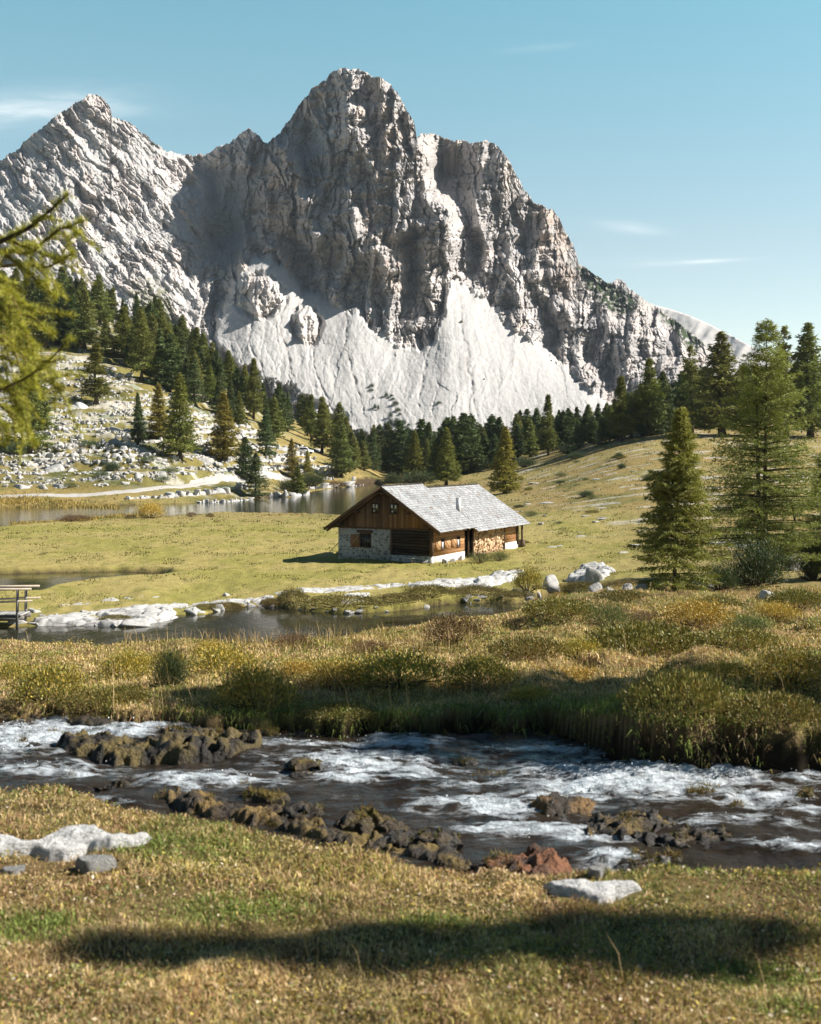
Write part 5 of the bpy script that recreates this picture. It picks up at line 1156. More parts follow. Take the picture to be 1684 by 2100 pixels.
HX, HY = 1.67, 94.0; HA = R(28)
HZ = -9.36
HW, HL, HR_, SL = 8.54, 17.2, 6.2, .657            # width, length, ridge height, roof pitch (rise per metre)
def hut():
    """local frame: +x along the gable towards the left, +y along the ridge away from the camera, origin at the near right corner"""
    root = empty('alpine_hut', (HX, HY, HZ))
    gx = np.array((-math.cos(HA), math.sin(HA), 0)); gy = np.array((math.sin(HA), math.cos(HA), 0))
    # right-handed local frame needs x to the right; the wall coordinate w runs along -x
    root.rotation_euler = (0, 0, -HA)
    def L(w, s, h): return np.array((-w, s, h), float)
    def bx(mb, w0, w1, s0, s1, h0, h1, col=(1, 1, 1)): mb.box(((-(w0 + w1) / 2), (s0 + s1) / 2, (h0 + h1) / 2), (abs(w1 - w0) / 2, abs(s1 - s0) / 2, abs(h1 - h0) / 2), col=col)
    rz = lambda w: HR_ - .42 - SL * abs(w - HW / 2)        # underside of the front roof
    T = .30
    # stone part of the gable wall and the left wall
    b = MB(); bx(b, 3.62, HW, 0, T, -.5, 2.76); bx(b, HW - T, HW, T, HL, -.5, 2.55); bx(b, .0, 3.62, -.02, T, -.5, .74); b.build('stone_wall', M['rubble'], root)
    for a in ((-.03, T, T, 5.9, -.5, .70), (-.03, T, 13.9, HL, -.5, .78), (-.03, T, -.04, T, -.5, .72), (.3, HW - T, HL - T, HL, -.5, 2.2)): b = MB(); bx(b, *a); b.build('plinth', M['lime'], root)
    # dark log panel of the gable
    b = MB()
    for i in range(8): h = .77 + i * .24; b.tube([L(.12, .06, h + .1), L(3.55, .06, h + .1)], .135, 8)
    b.build('log_panel', M['darklogs'], root)
    b = MB(); bx(b, -.06, .16, -.09, .16, .74, 2.8); bx(b, 3.50, 3.66, -.07, .05, .74, 2.74); bx(b, -.04, HW + .05, -.06, .02, 2.74, 2.88); b.build('corner_post', M['beam'], root)
    # boarded gable: a triangle with two window holes kept simple by boards behind the windows
    b = MB(); top = [L(-.02, -.02, 2.86), L(HW + .02, -.02, 2.86), L(HW + .02, -.02, rz(HW)), L(HW / 2, -.02, rz(HW / 2)), L(-.02, -.02, rz(0))]
    b.prism(top, (0, .08, 0)); b.build('gable_boards', M['gableboards'], root); b = MB(); b.prism([p + np.array((0, HL - .1, 0)) for p in top], (0, .08, 0)); b.build('gable_boards', M['gableboards'], root)
    # right wall: larch boards
    b = MB(); bx(b, .0, .16, .16, 5.9, .70, 2.95); b.build('board_wall', M['larchboards'], root)
    b = MB(); bx(b, .0, .16, 13.95, 16.75, .78, 2.6); b.build('board_wall', M['larchboards'], root)
    b = MB(); bx(b, .9, 1.0, 5.9, 13.95, -.3, 2.9); bx(b, .0, 1.0, 7.55, 7.65, -.2, 2.8); b.build('recess_wall', M['recessdark'], root)  # back of the recess coloured near black to stand for its shade
    for a in ((.02, .14, 5.92, 6.06, .1, 2.9), (-.05, .09, 6.55, 6.72, .05, 2.8), (-.04, .10, 7.50, 7.66, .0, 2.7), (-.12, .02, 13.88, 14.02, -.2, 2.5), (-.10, .06, 16.85, 17.15, .55, 2.5), (-.42, -.28, 17.25, 17.40, -.1, 2.35)): b = MB(); bx(b, *a); b.build('post', M['beam'], root)
    d = MB(); bx(d, .5, .56, 6.1, 6.56, .05, 2.1); d.build('door', M['gableboards'], root)
    # roofs: courses of split shingles
    rg = np.random.default_rng(88)
    def roof(s0, s1, drop, ov, name):
        b = MB(); und = MB()
        for side in (-1, 1):
            e = HW / 2 + ov
            slope = math.hypot(1, SL); ux = np.array((-side / slope, 0, -SL / slope)); un = np.array((-side * SL / slope, 0, 1 / slope)); uy = np.array((0, 1.0, 0))
            n = 22; Ls = e * slope
            p0 = L(HW / 2, s0, HR_ - drop)
            for k in range(n):
                a0 = k * Ls / n; a1 = a0 + Ls / n * 1.12
                y = s0
                while y < s1 - .02:
                    w = rg.uniform(.10, .22); w = min(w, s1 - y); j = rg.uniform(-.03, .035)
                    c = p0 + ux * ((a0 + a1) / 2 + j) + uy * (y - s0 + w / 2) + un * (-.03 + .010 + rg.uniform(-.006, .010))
                    tilt = un + ux * .055; tilt /= np.linalg.norm(tilt); xx = np.cross(uy, tilt)
                    g = rg.uniform(.72, 1.12); tone = np.array((.40, .405, .41)) * g * (1 + .22 * float(pnoise(np.array([c[1] * .7]), np.array([c[2] * 1.6 + side]), 89)[0])) if rg.random() > .06 else np.array((.30, .25, .21)) * g
                    if side < 0 or True: b.box(c, ((a1 - a0) / 2, w / 2 - .004, .012), np.array([xx, uy, tilt]), col=tone)
                    y += w
            q = p0 + ux * Ls / 2 - un * .09; und.box(q + uy * (s1 - s0) / 2, (Ls / 2 - .02, (s1 - s0) / 2 - .02, .035), np.array([ux, uy, un]), col=(.08, .055, .04))
        r = b.build(name, M['shingle'], root); und.build('roof_boards', M['wood'], r)
        c = MB(); 
        for k in range(int((s1 - s0) / .3)): c.box(L(HW / 2 + .02, s0 + .15 + k * .3, HR_ - drop + .03 + .012 * (k % 2)), (.12, .16, .025), col=(.10, .085, .075))
        c.build('ridge_cap', M['wood'], r)
        return r
    rf = roof(-.55, 6.55, 0.0, 1.0, 'roof'); rb = roof(6.50, 17.85, .36, 1.0, 'roof')
    # verge boards of the gable, purlins and rafter ends
    b = MB()
    for side in (-1, 1):
        a = L(HW / 2, -.60, HR_ - .12); c = L(HW / 2 + side * (HW / 2 + 1.0), -.60, HR_ - .12 - SL * (HW / 2 + 1.0)); dv = c - a; ln = np.linalg.norm(dv); ax = dv / ln; up = np.cross(ax, (0, 1, 0)); up *= np.sign(up[2])
        b.box((a + c) / 2, (ln / 2, .03, .11), np.array([ax, (0, 1, 0), up]))
        b.box((a + c) / 2 + np.array((0, .30, -.20)), (ln / 2 - .1, .05, .08), np.array([ax, (0, 1, 0), up]))
    b.build('verge_board', M['beam'], root)
    b = MB()
    for w in (.3, 1.9, HW / 2, HW - 1.9, HW - .3): b.box(L(w, -.25, HR_ - .58 - SL * abs(w - HW / 2)), (.09, .32, .10))
    b.build('purlin', M['beam'], root)
    for k in range(9):
        s = -.35 + k * .80; e = MB(); h = HR_ - .22 - SL * (HW / 2 + .86); e.tube([L(-.10, s, h + .50), L(-.86, s, h)], .075, 8); e.build('rafter_end', M['beamend'], root)
    for k in range(11):
        s = 6.9 + k * 1.0; e = MB(); h = HR_ - .36 - .22 - SL * (HW / 2 + .86); e.tube([L(-.10, s, h + .50), L(-.86, s, h)], .075, 8); e.build('rafter_end', M['beamend'], root)
    # windows of the gable
    def window(w0, w1, h0, h1, bars, s=-.02):
        f = MB(); t = .09
        bx(f, w0 - t, w0, s - .07, s + .03, h0 - t, h1 + t); bx(f, w1, w1 + t, s - .07, s + .03, h0 - t, h1 + t); bx(f, w0, w1, s - .07, s + .03, h1, h1 + t); bx(f, w0 - .05, w1 + .05, s - .10, s + .03, h0 - t, h0)
        o = f.build('window', M['beam'], root)
        g = MB(); bx(g, w0, w1, s - .012, s - .006, h0, h1); g.build('pane', M['glass'], o)
        m = MB(); cw = (w0 + w1) / 2; ch = (h0 + h1) / 2
        bx(m, cw - .02, cw + .02, s - .04, s - .014, h0, h1)
        for i in range(1, bars): hh = h0 + (h1 - h0) * i / bars; bx(m, w0, w1, s - .036, s - .016, hh - .015, hh + .015)
        m.build('glazing_bar', M['beam'], o); return o
    wa = window(4.78, 5.38, 4.02, 4.80, 2); wb = window(3.06, 3.72, 4.02, 4.80, 2)
    for o, (c0, c1) in ((wa, (4.86, 5.30)), (wb, (3.14, 3.64))):
        c = MB(); bx(c, c0, c0 + .16, -.035, -.029, 4.38, 4.70); bx(c, c1 - .16, c1, -.035, -.029, 4.42, 4.72); bx(c, c1 - .2, c1 - .06, -.035, -.029, 4.10, 4.26); c.build('curtain', M['curtain'], o)
    wc = window(5.55, 6.40, 1.30, 2.28, 3, 0.0)
    b = MB()
    for i in range(1, 5): bx(b, 5.55 + i * .17 - .012, 5.55 + i * .17 + .012, -.10, -.076, 1.30, 2.28)
    b.build('grille', M['rust'], wc)
    b = MB(); bx(b, 5.30, 6.75, -.10, .06, 2.40, 2.62); b.build('lintel', M['beam'], wc)
    b = MB(); bx(b, 6.52, 7.32, -.10, -.05, 1.22, 2.26); o = b.build('shutter', M['shutter'], root); b = MB(); b.tube([L(6.56, -.12, 2.18), L(7.28, -.12, 1.32)], .03, 4); b.build('brace', M['beamend'], o)
    # small windows of the right wall with their shutters (faces +x in the local frame)
    for s0, s1, sh in ((1.55, 2.05, ((.60, 1.45), (2.15, 3.05))), (4.42, 4.92, ((3.45, 4.36),))):
        f = MB(); t = .07; x0, x1 = -.02, .05
        bx(f, x0 - .05, x1, s0 - t, s0, 1.22, 2.02); bx(f, x0 - .05, x1, s1, s1 + t, 1.22, 2.02); bx(f, x0 - .05, x1, s0, s1, 1.95, 2.02); bx(f, x0 - .08, x1, s0 - .1, s1 + .1, 1.15, 1.22)
        o = f.build('window', M['beam'], root); g = MB(); bx(g, -.008, -.004, s0, s1, 1.22, 1.95); g.build('pane', M['glass'], o)
        c = MB(); bx(c, -.014, -.010, s0 + .15, s1 - .05, 1.25, 1.75); c.build('curtain', M['curtain'], o)
        for a0, a1 in sh:
            q = MB(); bx(q, -.05, -.02, a0, a1, 1.18, 2.0); so = q.build('shutter', M['shutterlit'], root); q = MB(); q.tube([L(-.06, a0 + .06, 1.92), L(-.06, a1 - .06, 1.28)], .028, 4); q.build('brace', M['shutter'], so)
    # stove pipe
    wq, sq = 1.15, 7.15; hq = HR_ - .36 - SL * (HW / 2 - wq)
    b = MB(); b.box(L(wq, sq, hq + .55), (.15, .15, .68), col=(1, 1, 1)); c = b.build('chimney', M['metal'], root)
    b = MB(); b.box(L(wq, sq, hq + 1.25), (.17, .17, .02)); b.build('chimney_cap', M['metal'], c)
    b = MB(); b.box(L(wq - .45, sq, hq - .22), (.5, .24, .02), np.array([np.array((1, 0, -SL)) / math.hypot(1, SL), (0, 1, 0), np.array((SL, 0, 1)) / math.hypot(1, SL)])); b.build('flashing', M['rust'], c)
    # threshold stones
    b = MB(); bx(b, -.9, .0, 6.0, 7.6, -.3, .05); bx(b, -1.4, -.8, 6.2, 7.4, -.35, -.1); b.build('doorstep', M['lime'], root)
    tag(root, 'alpine hut with grey shingle roof, whitewashed stone base and dark boarded gable', 'hut')
    return root
HUT = hut() if 'hut' not in SKIP else empty('alpine_hut', (HX, HY, HZ))
HUT.rotation_euler = (0, 0, -HA)
HM = Matrix.Translation((HX, HY, HZ)) @ Matrix.Rotation(-HA, 4, 'Z')
def hw(w, s, h): return np.array((HM @ Vector((-w, s, h)))[:])

def hut_things():
    # firewood stacked under the eave
    rg = np.random.default_rng(90); b = MB()
    n = 0
    s = 7.8
    while s < 13.8:
        h = .12
        while h < 2.25:
            r = rg.uniform(.065, .12); pos = rg.uniform(-.05, .05)
            g = rg.uniform(.75, 1.2); c = np.array((.60, .43, .27)) * g if rg.random() > .25 else np.array((.36, .22, .12)) * g
            p = hw(pos, s + rg.uniform(-.02, .02), h + r); q = hw(pos + .85, s, h + r + rg.uniform(-.03, .03))
            if rg.random() < .22: q = p + (hw(0, .35, rg.uniform(.1, .5)) - hw(0, 0, 0)); 
            b.tube([p, q], r, 6, col=c); h += r * 1.75
        s += rg.uniform(.15, .2)
    o = b.build('firewood_stack', M['wood']); tag(o, 'split firewood stacked under the eave of the hut', 'firewood', kind='stuff')
    def hthing(name, label, cat, mb, mat): o = mb.build(name, mat); tag(o, label, cat); return o
    g = gz1(*hw(-.2, 17.8, 0)[:2]); p = hw(-.15, 17.75, 0)
    b = MB(); p[2] = g; b.tube([p, p + np.array((0, 0, .62))], (.30, .27), 12, col=(.14, .10, .075)); hthing('chopping_block', 'dark chopping block at the far right corner of the hut', 'chopping block', b, M['wood'])
    # leaning pole, bench, trough board
    p = hw(HW + 1.25, -.3, 0); p[2] = gz1(p[0], p[1]); q = hw(HW + .05, .1, 1.5); b = MB(); b.tube([p, q], .03, 6, col=(.35, .32, .30)); hthing('pole', 'thin pole leaning on the left stone corner of the hut', 'pole', b, M['wood'])
    t = empty('bench', tuple(hw(1.9, -.7, 0))); gzv = gz1(t.location[0], t.location[1]); t.location[2] = gzv; t.rotation_euler = (0, 0, -HA)
    b = MB(); b.box((0, 0, .42), (.75, .16, .035), col=(.42, .41, .40)); b.build('seat', M['wood'], t)
    for sx in (-.55, .55): b = MB(); b.box((sx, 0, .19), (.05, .13, .20), col=(.30, .28, .26)); b.build('leg', M['wood'], t)
    tag(t, 'low grey plank bench in the shade in front of the hut gable', 'bench')
    for k, (w, s, hh, lab) in enumerate(((-.55, 1.2, .34, 'pale foundation stone under the right wall of the hut, near the corner'), (-.5, 2.6, .26, 'pale foundation stone under the right wall below the first small window'), (-.5, 4.2, .3, 'pale foundation stone under the right wall below the second small window'))):
        p = hw(w, s, 0); o = link('foundation_stone', ROCKS[k]); o.location = (p[0], p[1], gz1(p[0], p[1]) + .02); o.scale = (.3, .3, hh); tag(o, lab, 'stone', 'foundation stones of the hut')
hut_things()

# ================================================================ footbridge and trough at the left edge
def footbridge():
    Y = 66.0; x0, x1 = -24.5, (52 - CU) / F * Y; zd = (CV - 1258) / F * Y
    root = empty('footbridge', (x1, Y, zd)); tag(root, 'wooden footbridge with log handrail over the pond at the left edge', 'footbridge')
    rg = np.random.default_rng(4); g = (.36, .345, .33)
    b = MB(); x = x1 - x0
    n = 0; xx = -x
    while xx < 0: w = rg.uniform(.16, .24); b.box((xx + w / 2, 0, rg.uniform(-.012, .012)), (w / 2 - .01, .75, .035), col=np.array(g) * rg.uniform(.75, 1.15)); xx += w
    b.build('deck', M['wood'], root)
    for y in (-.6, .6): b = MB(); b.tube([(-x, y, -.16), (.1, y, -.16)], .12, 8, col=(.20, .18, .165)); b.build('beam', M['wood'], root)
    for px in (-.22, -2.6, -5.0):
        for y in (-.72, .72): b = MB(); b.tube([(px, y, -.75), (px + .03, y, 1.40)], (.085, .075), 8, col=(.25, .235, .22)); b.build('post', M['wood'], root)
    for y in (-.72, .72):
        b = MB(); b.tube([(-x, y, 1.30), (-2, y, 1.38), (.55, y, 1.42)], (.075, .07, .06), 8, col=(.50, .42, .33)); b.build('handrail', M['wood'], root)
        b = MB(); b.tube([(-x, y, .55), (-2, y, .68), (.6, y, .78)], (.06, .055, .05), 8, col=(.50, .42, .33)); b.build('lower_rail', M['wood'], root)
    t = empty('log_trough', ((14 - CU) / F * 69, 69, gz1((14 - CU) / F * 69, 69))); b = MB(); b.tube([(-.9, 0, .28), (.45, 0, .28)], .30, 10, col=(.16, .12, .095)); b.build('log', M['wood'], t); tag(t, 'dark log lying behind the footbridge at the left edge', 'log')
footbridge()

# ================================================================ the car on the upper path
def car():
    x, y, z = hit(627, 932, 200, 420); y = y; root = empty('parked_car', (x, y, z + .02), R(8))
    paint = plain('white_paint', (.75, .76, .78), .3, .5, 3, .04)
    prof = [(-2.05, .35), (-2.1, .8), (-2.0, 1.05), (-1.75, 1.75), (-1.55, 1.82), (.35, 1.82), (.95, 1.15), (1.85, .98), (2.1, .7), (2.1, .35)]
    b = MB(); b.prism([(p, -.85, h) for p, h in prof], (0, 1.7, 0)); b.build('body', paint, root)
    for y0 in (-.865, .855):
        b = MB(); b.prism([(-1.65, y0, 1.12), (.75, y0, 1.12), (.28, y0, 1.70), (-1.5, y0, 1.70)], (0, .01, 0)); b.build('side_window', M['glass'], root)
    b = MB(); b.box((-1.93, 0, 1.40), (.02, .68, .24), np.array([(.94, 0, -.33), (0, 1, 0), (.33, 0, .94)])); b.build('rear_window', M['glass'], root)
    b = MB(); b.box((.68, 0, 1.49), (.02, .7, .33), np.array([(.74, 0, .67), (0, 1, 0), (-.67, 0, .74)])); b.build('windscreen', M['glass'], root)
    for px in (-1.3, 1.35):
        for py in (-.80, .80): b = MB(); b.tube([(px, py - .1, .34), (px, py + .1, .34)], .34, 14, col=(.02, .02, .02)); b.build('wheel', M['wood'], root)
    tag(root, 'small white car parked on the upper path between the trees', 'car')
car()

# ================================================================ shrubs
def bush_mesh(seed, n, rx, rz, leaf, pal, style='leaf', hollow=.45):
    """leaves (rhombs) or needle tufts through a dome of uneven outline"""
    rg = np.random.default_rng(seed)
    d = rg.normal(size=(n, 3)); d[:, 2] = np.abs(d[:, 2]); d /= np.linalg.norm(d, axis=1, keepdims=True)
    az = np.arctan2(d[:, 1], d[:, 0]); r = rg.uniform(hollow, 1, n) ** .6
    lump = 1 + (.30 if style == 'leaf' else .62) * pnoise(az * 1.4 + 7, d[:, 2] * 2.5, seed) + .20 * pnoise(az * 3.5, d[:, 2] * 6, seed + 1)
    # gather the leaves on shoots
    ns = max(12, n // 14); sh = rg.normal(size=(ns, 3)); sh[:, 2] = np.abs(sh[:, 2]) + .1; sh /= np.linalg.norm(sh, axis=1, keepdims=True)
    k = rg.integers(0, ns, n); d = d * .35 + sh[k] * .65; d /= np.linalg.norm(d, axis=1, keepdims=True)
    p = d * (r * lump)[:, None] * np.array((rx, rx, rz))
    out = d * .7 + rg.normal(0, .6, (n, 3)); out[:, 2] += .35; out /= np.linalg.norm(out, axis=1, keepdims=True)
    sd = np.cross(out, rg.normal(size=(n, 3))); sd /= np.linalg.norm(sd, axis=1, keepdims=True)
    l = leaf * rg.uniform(.6, 1.3, n); w = l * (.42 if style == 'leaf' else .12)
    a = p; b = p + out * (l * .5)[:, None] + sd * (w / 2)[:, None]; c = p + out * l[:, None]; e = p + out * (l * .5)[:, None] - sd * (w / 2)[:, None]
    V = np.stack([a, b, c, e], 1).reshape(-1, 3); Q = np.arange(4 * n).reshape(-1, 4)
    pal = np.array(pal); pk = rg.integers(0, len(pal), n); shade = rg.uniform(.75, 1.25, (ns, 1))[k]
    col = np.repeat(pal[pk] * shade * rg.uniform(.8, 1.2, (n, 1)), 4, 0)
    tb = MB()
    for j in range(min(ns, 26)): q = sh[j] * np.array((rx, rx, rz)) * .8; tb.tube([(0, 0, -.03), q * .5 + rg.normal(0, .02 * rx, 3), q], (.010 * rz / .3, .006 * rz / .3, .003 * rz / .3), 4, cap=False, col=(.09, .06, .04))
    return tb.mesh('stems'), mesh_np('foliage', V, Q=Q, col=col)
PAL_W = [(0.256, 0.256, 0.061), (0.366, 0.317, 0.061), (0.512, 0.403, 0.073), (0.61, 0.439, 0.085), (0.183, 0.189, 0.049)]
PAL_G = [(0.506, 0.345, 0.081), (0.575, 0.38, 0.092), (0.391, 0.31, 0.075), (0.598, 0.391, 0.115)]
PAL_B = [(.17, .09, .05), (.22, .12, .06), (.13, .08, .04), (.20, .15, .05)]
PAL_D = [(.055, .085, .03), (.075, .105, .035), (.045, .07, .028)]
PAL_M = [(0.204, 0.198, 0.054), (0.264, 0.24, 0.06), (0.156, 0.156, 0.048), (0.324, 0.24, 0.072)]
PAL_H = [(0.264, 0.216, 0.072), (0.204, 0.18, 0.06), (0.336, 0.24, 0.096), (0.168, 0.132, 0.054)]
BUSH = {
 'willow': [bush_mesh(800 + i, 4200, .5, .30, .030, PAL_W) for i in range(3)], 'gold': [bush_mesh(810 + i, 3800, .5, .27, .030, PAL_G) for i in range(2)], 'heath': [bush_mesh(820 + i, 4200, .5, .30, .024, PAL_B) for i in range(2)],
 'pine': [bush_mesh(830 + i, 6000, .5, .45, .065, PAL_D, 'needle', .3) for i in range(2)], 'moss': [bush_mesh(860 + i, 6500, .5, .18, .022, PAL_H, 'leaf', .8) for i in range(2)], 'mound': [bush_mesh(840 + i, 5200, .5, .18, .030, PAL_M, 'leaf', .75) for i in range(3)], 'juniper': [bush_mesh(850, 6000, .5, .25, .034, [(.10, .14, .045), (.13, .17, .05), (.08, .115, .04)], 'needle', .4)]}
for k in BUSH:
    for a, b in BUSH[k]: a.materials.append(M['twig']); b.materials.append(M['leaf'])
NM = {'willow': ('dwarf_willow', 'shrub'), 'gold': ('golden_shrub', 'shrub'), 'heath': ('heath_shrub', 'shrub'), 'pine': ('dwarf_pine', 'dwarf pine'), 'mound': ('bilberry_cushion', 'shrub'), 'moss': ('mossy_hump', 'hummock'), 'juniper': ('juniper_shrub', 'shrub')}
BR_ = np.random.default_rng(9)
def bush(kind, u, v, w, h, label, group=None, ymin=3., ymax=1200, deep=.8, loc=None, i=None):
    a, b = BUSH[kind][BR_.integers(len(BUSH[kind])) if i is None else i]
    x, y, z = loc if loc is not None else hit(u, v, ymin, ymax)
    hwid = w / F * y / 2; hh = h / F * y; rz0 = {'willow': .30, 'gold': .27, 'heath': .30, 'pine': .45, 'mound': .18, 'moss': .18, 'juniper': .25}[kind]
    r = empty(NM[kind][0], (x, y + hwid * deep * .5, gz1(x, y + hwid * deep * .5) - .02), 0, (hwid / .52, hwid * deep / .52, hh / rz0 * .92))
    link('stems', a, None, r); link('foliage', b, None, r); tag(r, label, NM[kind][1], group); return r
S = 'low shrubs of the near heath'
for kind, u, v, w, h, lab in (
    ('willow', 520, 1462, 210, 96, 'large yellow green dwarf willow right above the stream, left of centre'), ('willow', 90, 1452, 190, 92, 'broad dwarf willow at the left edge above the stream'), ('willow', 255, 1398, 130, 70, 'dark leaved dwarf willow left of the small green pine'),
    ('pine', 345, 1408, 88, 84, 'small dark green pine among yellow shrubs on the left heath'), ('willow', 450, 1392, 190, 70, 'dwarf willow behind the large one, left of centre'), ('gold', 430, 1352, 90, 36, 'orange tinged shrub behind the small green pine'),
    ('willow', 820, 1422, 250, 80, 'wide yellow leaved dwarf willow in the centre of the heath'), ('gold', 690, 1412, 150, 62, 'golden shrub left of the wide central dwarf willow'), ('willow', 990, 1412, 180, 66, 'dwarf willow at the right end of the central thicket'),
    ('heath', 935, 1325, 165, 66, 'round reddish brown heath shrub standing before the pond'), ('gold', 1440, 1292, 180, 58, 'golden brown shrub right of centre below the trees'), ('mound', 1330, 1340, 280, 60, 'long dark cushion of bilberry behind the shade'),
    ('juniper', 1255, 1306, 110, 60, 'bright green juniper in the middle of the heath'), ('mound', 1150, 1276, 170, 34, 'low green cushion at the right end of the pond'), ('juniper', 1540, 1302, 130, 46, 'green juniper right of the golden brown shrub'),
    ('gold', 1600, 1276, 120, 40, 'yellow shrub below the wedge shaped boulder'), ('willow', 1640, 1420, 200, 84, 'tall leaved dwarf willow at the right edge'), ('willow', 1500, 1400, 170, 54, 'dwarf willow left of the one at the right edge'),
    ('mound', 1400, 1496, 250, 92, 'bilberry cushion crowning the shaded bank mound'), ('mound', 1600, 1520, 220, 56, 'low leafy cushion on the bank mound at the right edge'), ('willow', 1385, 1440, 110, 40, 'small leafy shrub on top of the bank mound'),
    ('mound', 180, 1474, 170, 36, 'dark cushion on the far bank at left'), ('mound', 250, 1440, 110, 34, 'dark green cushion in front of the small green pine'), ('heath', 600, 1330, 110, 30, 'brown heath shrub at the edge of the pond, left of centre'),
    ('gold', 1190, 1400, 160, 40, 'low golden shrub right of the central thicket'), ('mound', 1080, 1350, 180, 36, 'brown green cushion in the right middle of the heath'), ('willow', 1190, 1352, 120, 50, 'dark shrub in the right middle of the heath'),
    ('mound', 1520, 1340, 200, 38, 'long low cushion at right behind the shade'), ('heath', 1330, 1276, 90, 22, 'brown low heath below the medium larch'), ('mound', 1640, 1240, 130, 30, 'dark cushion right of the wedge shaped boulder'),
    ('willow', 20, 1400, 120, 46, 'dwarf willow cut by the left edge, behind the broad one'), ('gold', 610, 1392, 110, 44, 'yellow shrub between the large willow and the golden shrub'), ('mound', 1280, 1236, 130, 22, 'flat green cushion in front of the boulders'), ('mound', 1470, 1246, 130, 24, 'flat olive cushion in front of the rounded boulder'),
    ('willow', 1090, 1440, 120, 36, 'small yellow shrub at the tip of the shade'), ('heath', 760, 1340, 120, 24, 'brown low heath at the pond edge below the hut'), ('willow', 330, 1366, 110, 34, 'yellow shrub behind the small green pine, right'), ('mound', 700, 1466, 170, 26, 'grassy cushion on the far bank below the golden shrub')):
    bush(kind, u, v, w, h, lab, S)
D = 'dwarf pines and bushes around the trees'
for kind, u, v, w, h, lab, y0 in (
    ('pine', 1560, 1204, 150, 92, 'big dark dwarf pine at the foot of the tallest larch', 45), ('pine', 1480, 1212, 90, 56, 'dwarf pine left of the big one at the foot of the tallest larch', 45), ('pine', 1676, 1192, 90, 110, 'dark dwarf pine at the right edge', 45), ('pine', 1625, 1166, 80, 60, 'dwarf pine behind the ribbed grey boulder', 60),
    ('willow', 1085, 1222, 74, 54, 'green bush on the pond bank beside the upright white block', 60), ('gold', 1150, 1236, 54, 22, 'yellow bush at the water edge below the upright white block', 60), ('juniper', 985, 1156, 60, 26, 'leafy nettles in front of the firewood stack', 85), ('juniper', 1025, 1152, 54, 22, 'leafy nettles at the right end of the firewood stack', 85),
    ('gold', 305, 1064, 68, 34, 'round golden bush at the near shore of the lake', 120), ('heath', 150, 1070, 88, 14, 'low orange brown bush in the lake reeds', 120), ('heath', 265, 1064, 34, 8, 'small brown tuft left of the round golden bush', 120), ('heath', 392, 1060, 26, 10, 'small brown tuft in the lake right of the round golden bush', 120),
    ('heath', 430, 1061, 22, 9, 'second small brown tuft in the lake shallows', 120), ('pine', 228, 968, 42, 20, 'dark green dwarf pine on the lower hillside left of centre', 186), ('pine', 30, 936, 46, 26, 'dark dwarf pine at the left edge of the hillside', 186), ('pine', 590, 1008, 50, 26, 'green bush at the rocky lake shore under the young larches', 186),
    ('pine', 645, 1000, 60, 30, 'green bush on the lake shore right of the young larches', 186), ('juniper', 140, 1004, 44, 12, 'green cushion on the hillside above the path at left', 186), ('juniper', 205, 982, 40, 12, 'green cushion below the dark green dwarf pine', 186), ('juniper', 330, 990, 44, 14, 'green cushion above the path at centre left', 186),
    ('juniper', 180, 925, 46, 14, 'green cushion on the mid hillside left', 186), ('juniper', 300, 960, 44, 14, 'green cushion between hillside rocks', 186), ('juniper', 345, 975, 50, 14, 'green cushion below the tall larch on the hillside', 186), ('juniper', 455, 1008, 60, 12, 'green cushion on the rock wall by the lake', 186),
    ('heath', 690, 1002, 60, 16, 'brown grass bush at the lake point', 186), ('pine', 805, 992, 48, 22, 'dark dwarf pine at the edge of the treeline left of the hut ridge', 220), ('pine', 860, 994, 90, 26, 'wide dwarf pine behind the hut ridge, left', 220), ('pine', 990, 965, 80, 22, 'wide dwarf pine at the treeline behind the hut, right', 200),
    ('pine', 1080, 958, 60, 18, 'low dwarf pine at the treeline left of the slim pale larch', 180), ('pine', 1270, 942, 24, 14, 'small dwarf pine alone on the straw slope, upper', 120), ('pine', 1276, 962, 22, 12, 'small dwarf pine alone on the straw slope, lower', 120), ('pine', 1170, 930, 60, 20, 'low dwarf pine at the treeline right of the slim pale larch', 180), ('juniper', 1090, 1060, 40, 12, 'green patch of low juniper right of the hut roof', 85)):
    bush(kind, u, v, w, h, lab, D, ymin=y0)
# scrub dotted over the right slope
rgb = np.random.default_rng(66)
for i in range(34):
    u = rgb.uniform(1060, 1690); v = rgb.uniform(max(900, 985 - (u - 1000) * .25), 1120); w = rgb.uniform(16, 48)
    bush(('juniper', 'pine', 'mound')[i % 3], u, v, w, w * rgb.uniform(.16, .34), 'low dark patch of scrub among others on the straw slope right of the hut', 'scrub of the right slope', ymin=88)
# mossy humps of the pond bank
for u, v, w, h, lab in ((600, 1252, 70, 40, 'big dark mossy hump on the far pond bank left of centre'), (560, 1252, 60, 24, 'brown mossy hump left of the big dark one on the pond bank'), (700, 1256, 210, 34, 'long mossy bank below the hut left of the split rock'), (460, 1256, 90, 26, 'mossy hump on the pond bank right of the white slab'),
    (420, 1252, 60, 18, 'low mossy hump beside the dark grey rock'), (880, 1240, 110, 34, 'dark mossy hump on the pond bank below the hut corner'), (980, 1242, 130, 30, 'mossy bank with rocks right of the dark hump'), (1060, 1232, 90, 20, 'low mossy hump under the green bush'), (820, 1246, 120, 28, 'mossy hump right of the long mossy bank'), (235, 1276, 80, 20, 'brown mossy rim above the broken rock bank'), (1190, 1216, 90, 30, 'dark mossy hump under the large pale boulder'), (1290, 1226, 110, 20, 'dark mossy hump below the shaded boulders')):
    bush('moss', u, v, w, h * .72, lab, 'mossy humps of the pond bank', ymin=58, deep=.5)
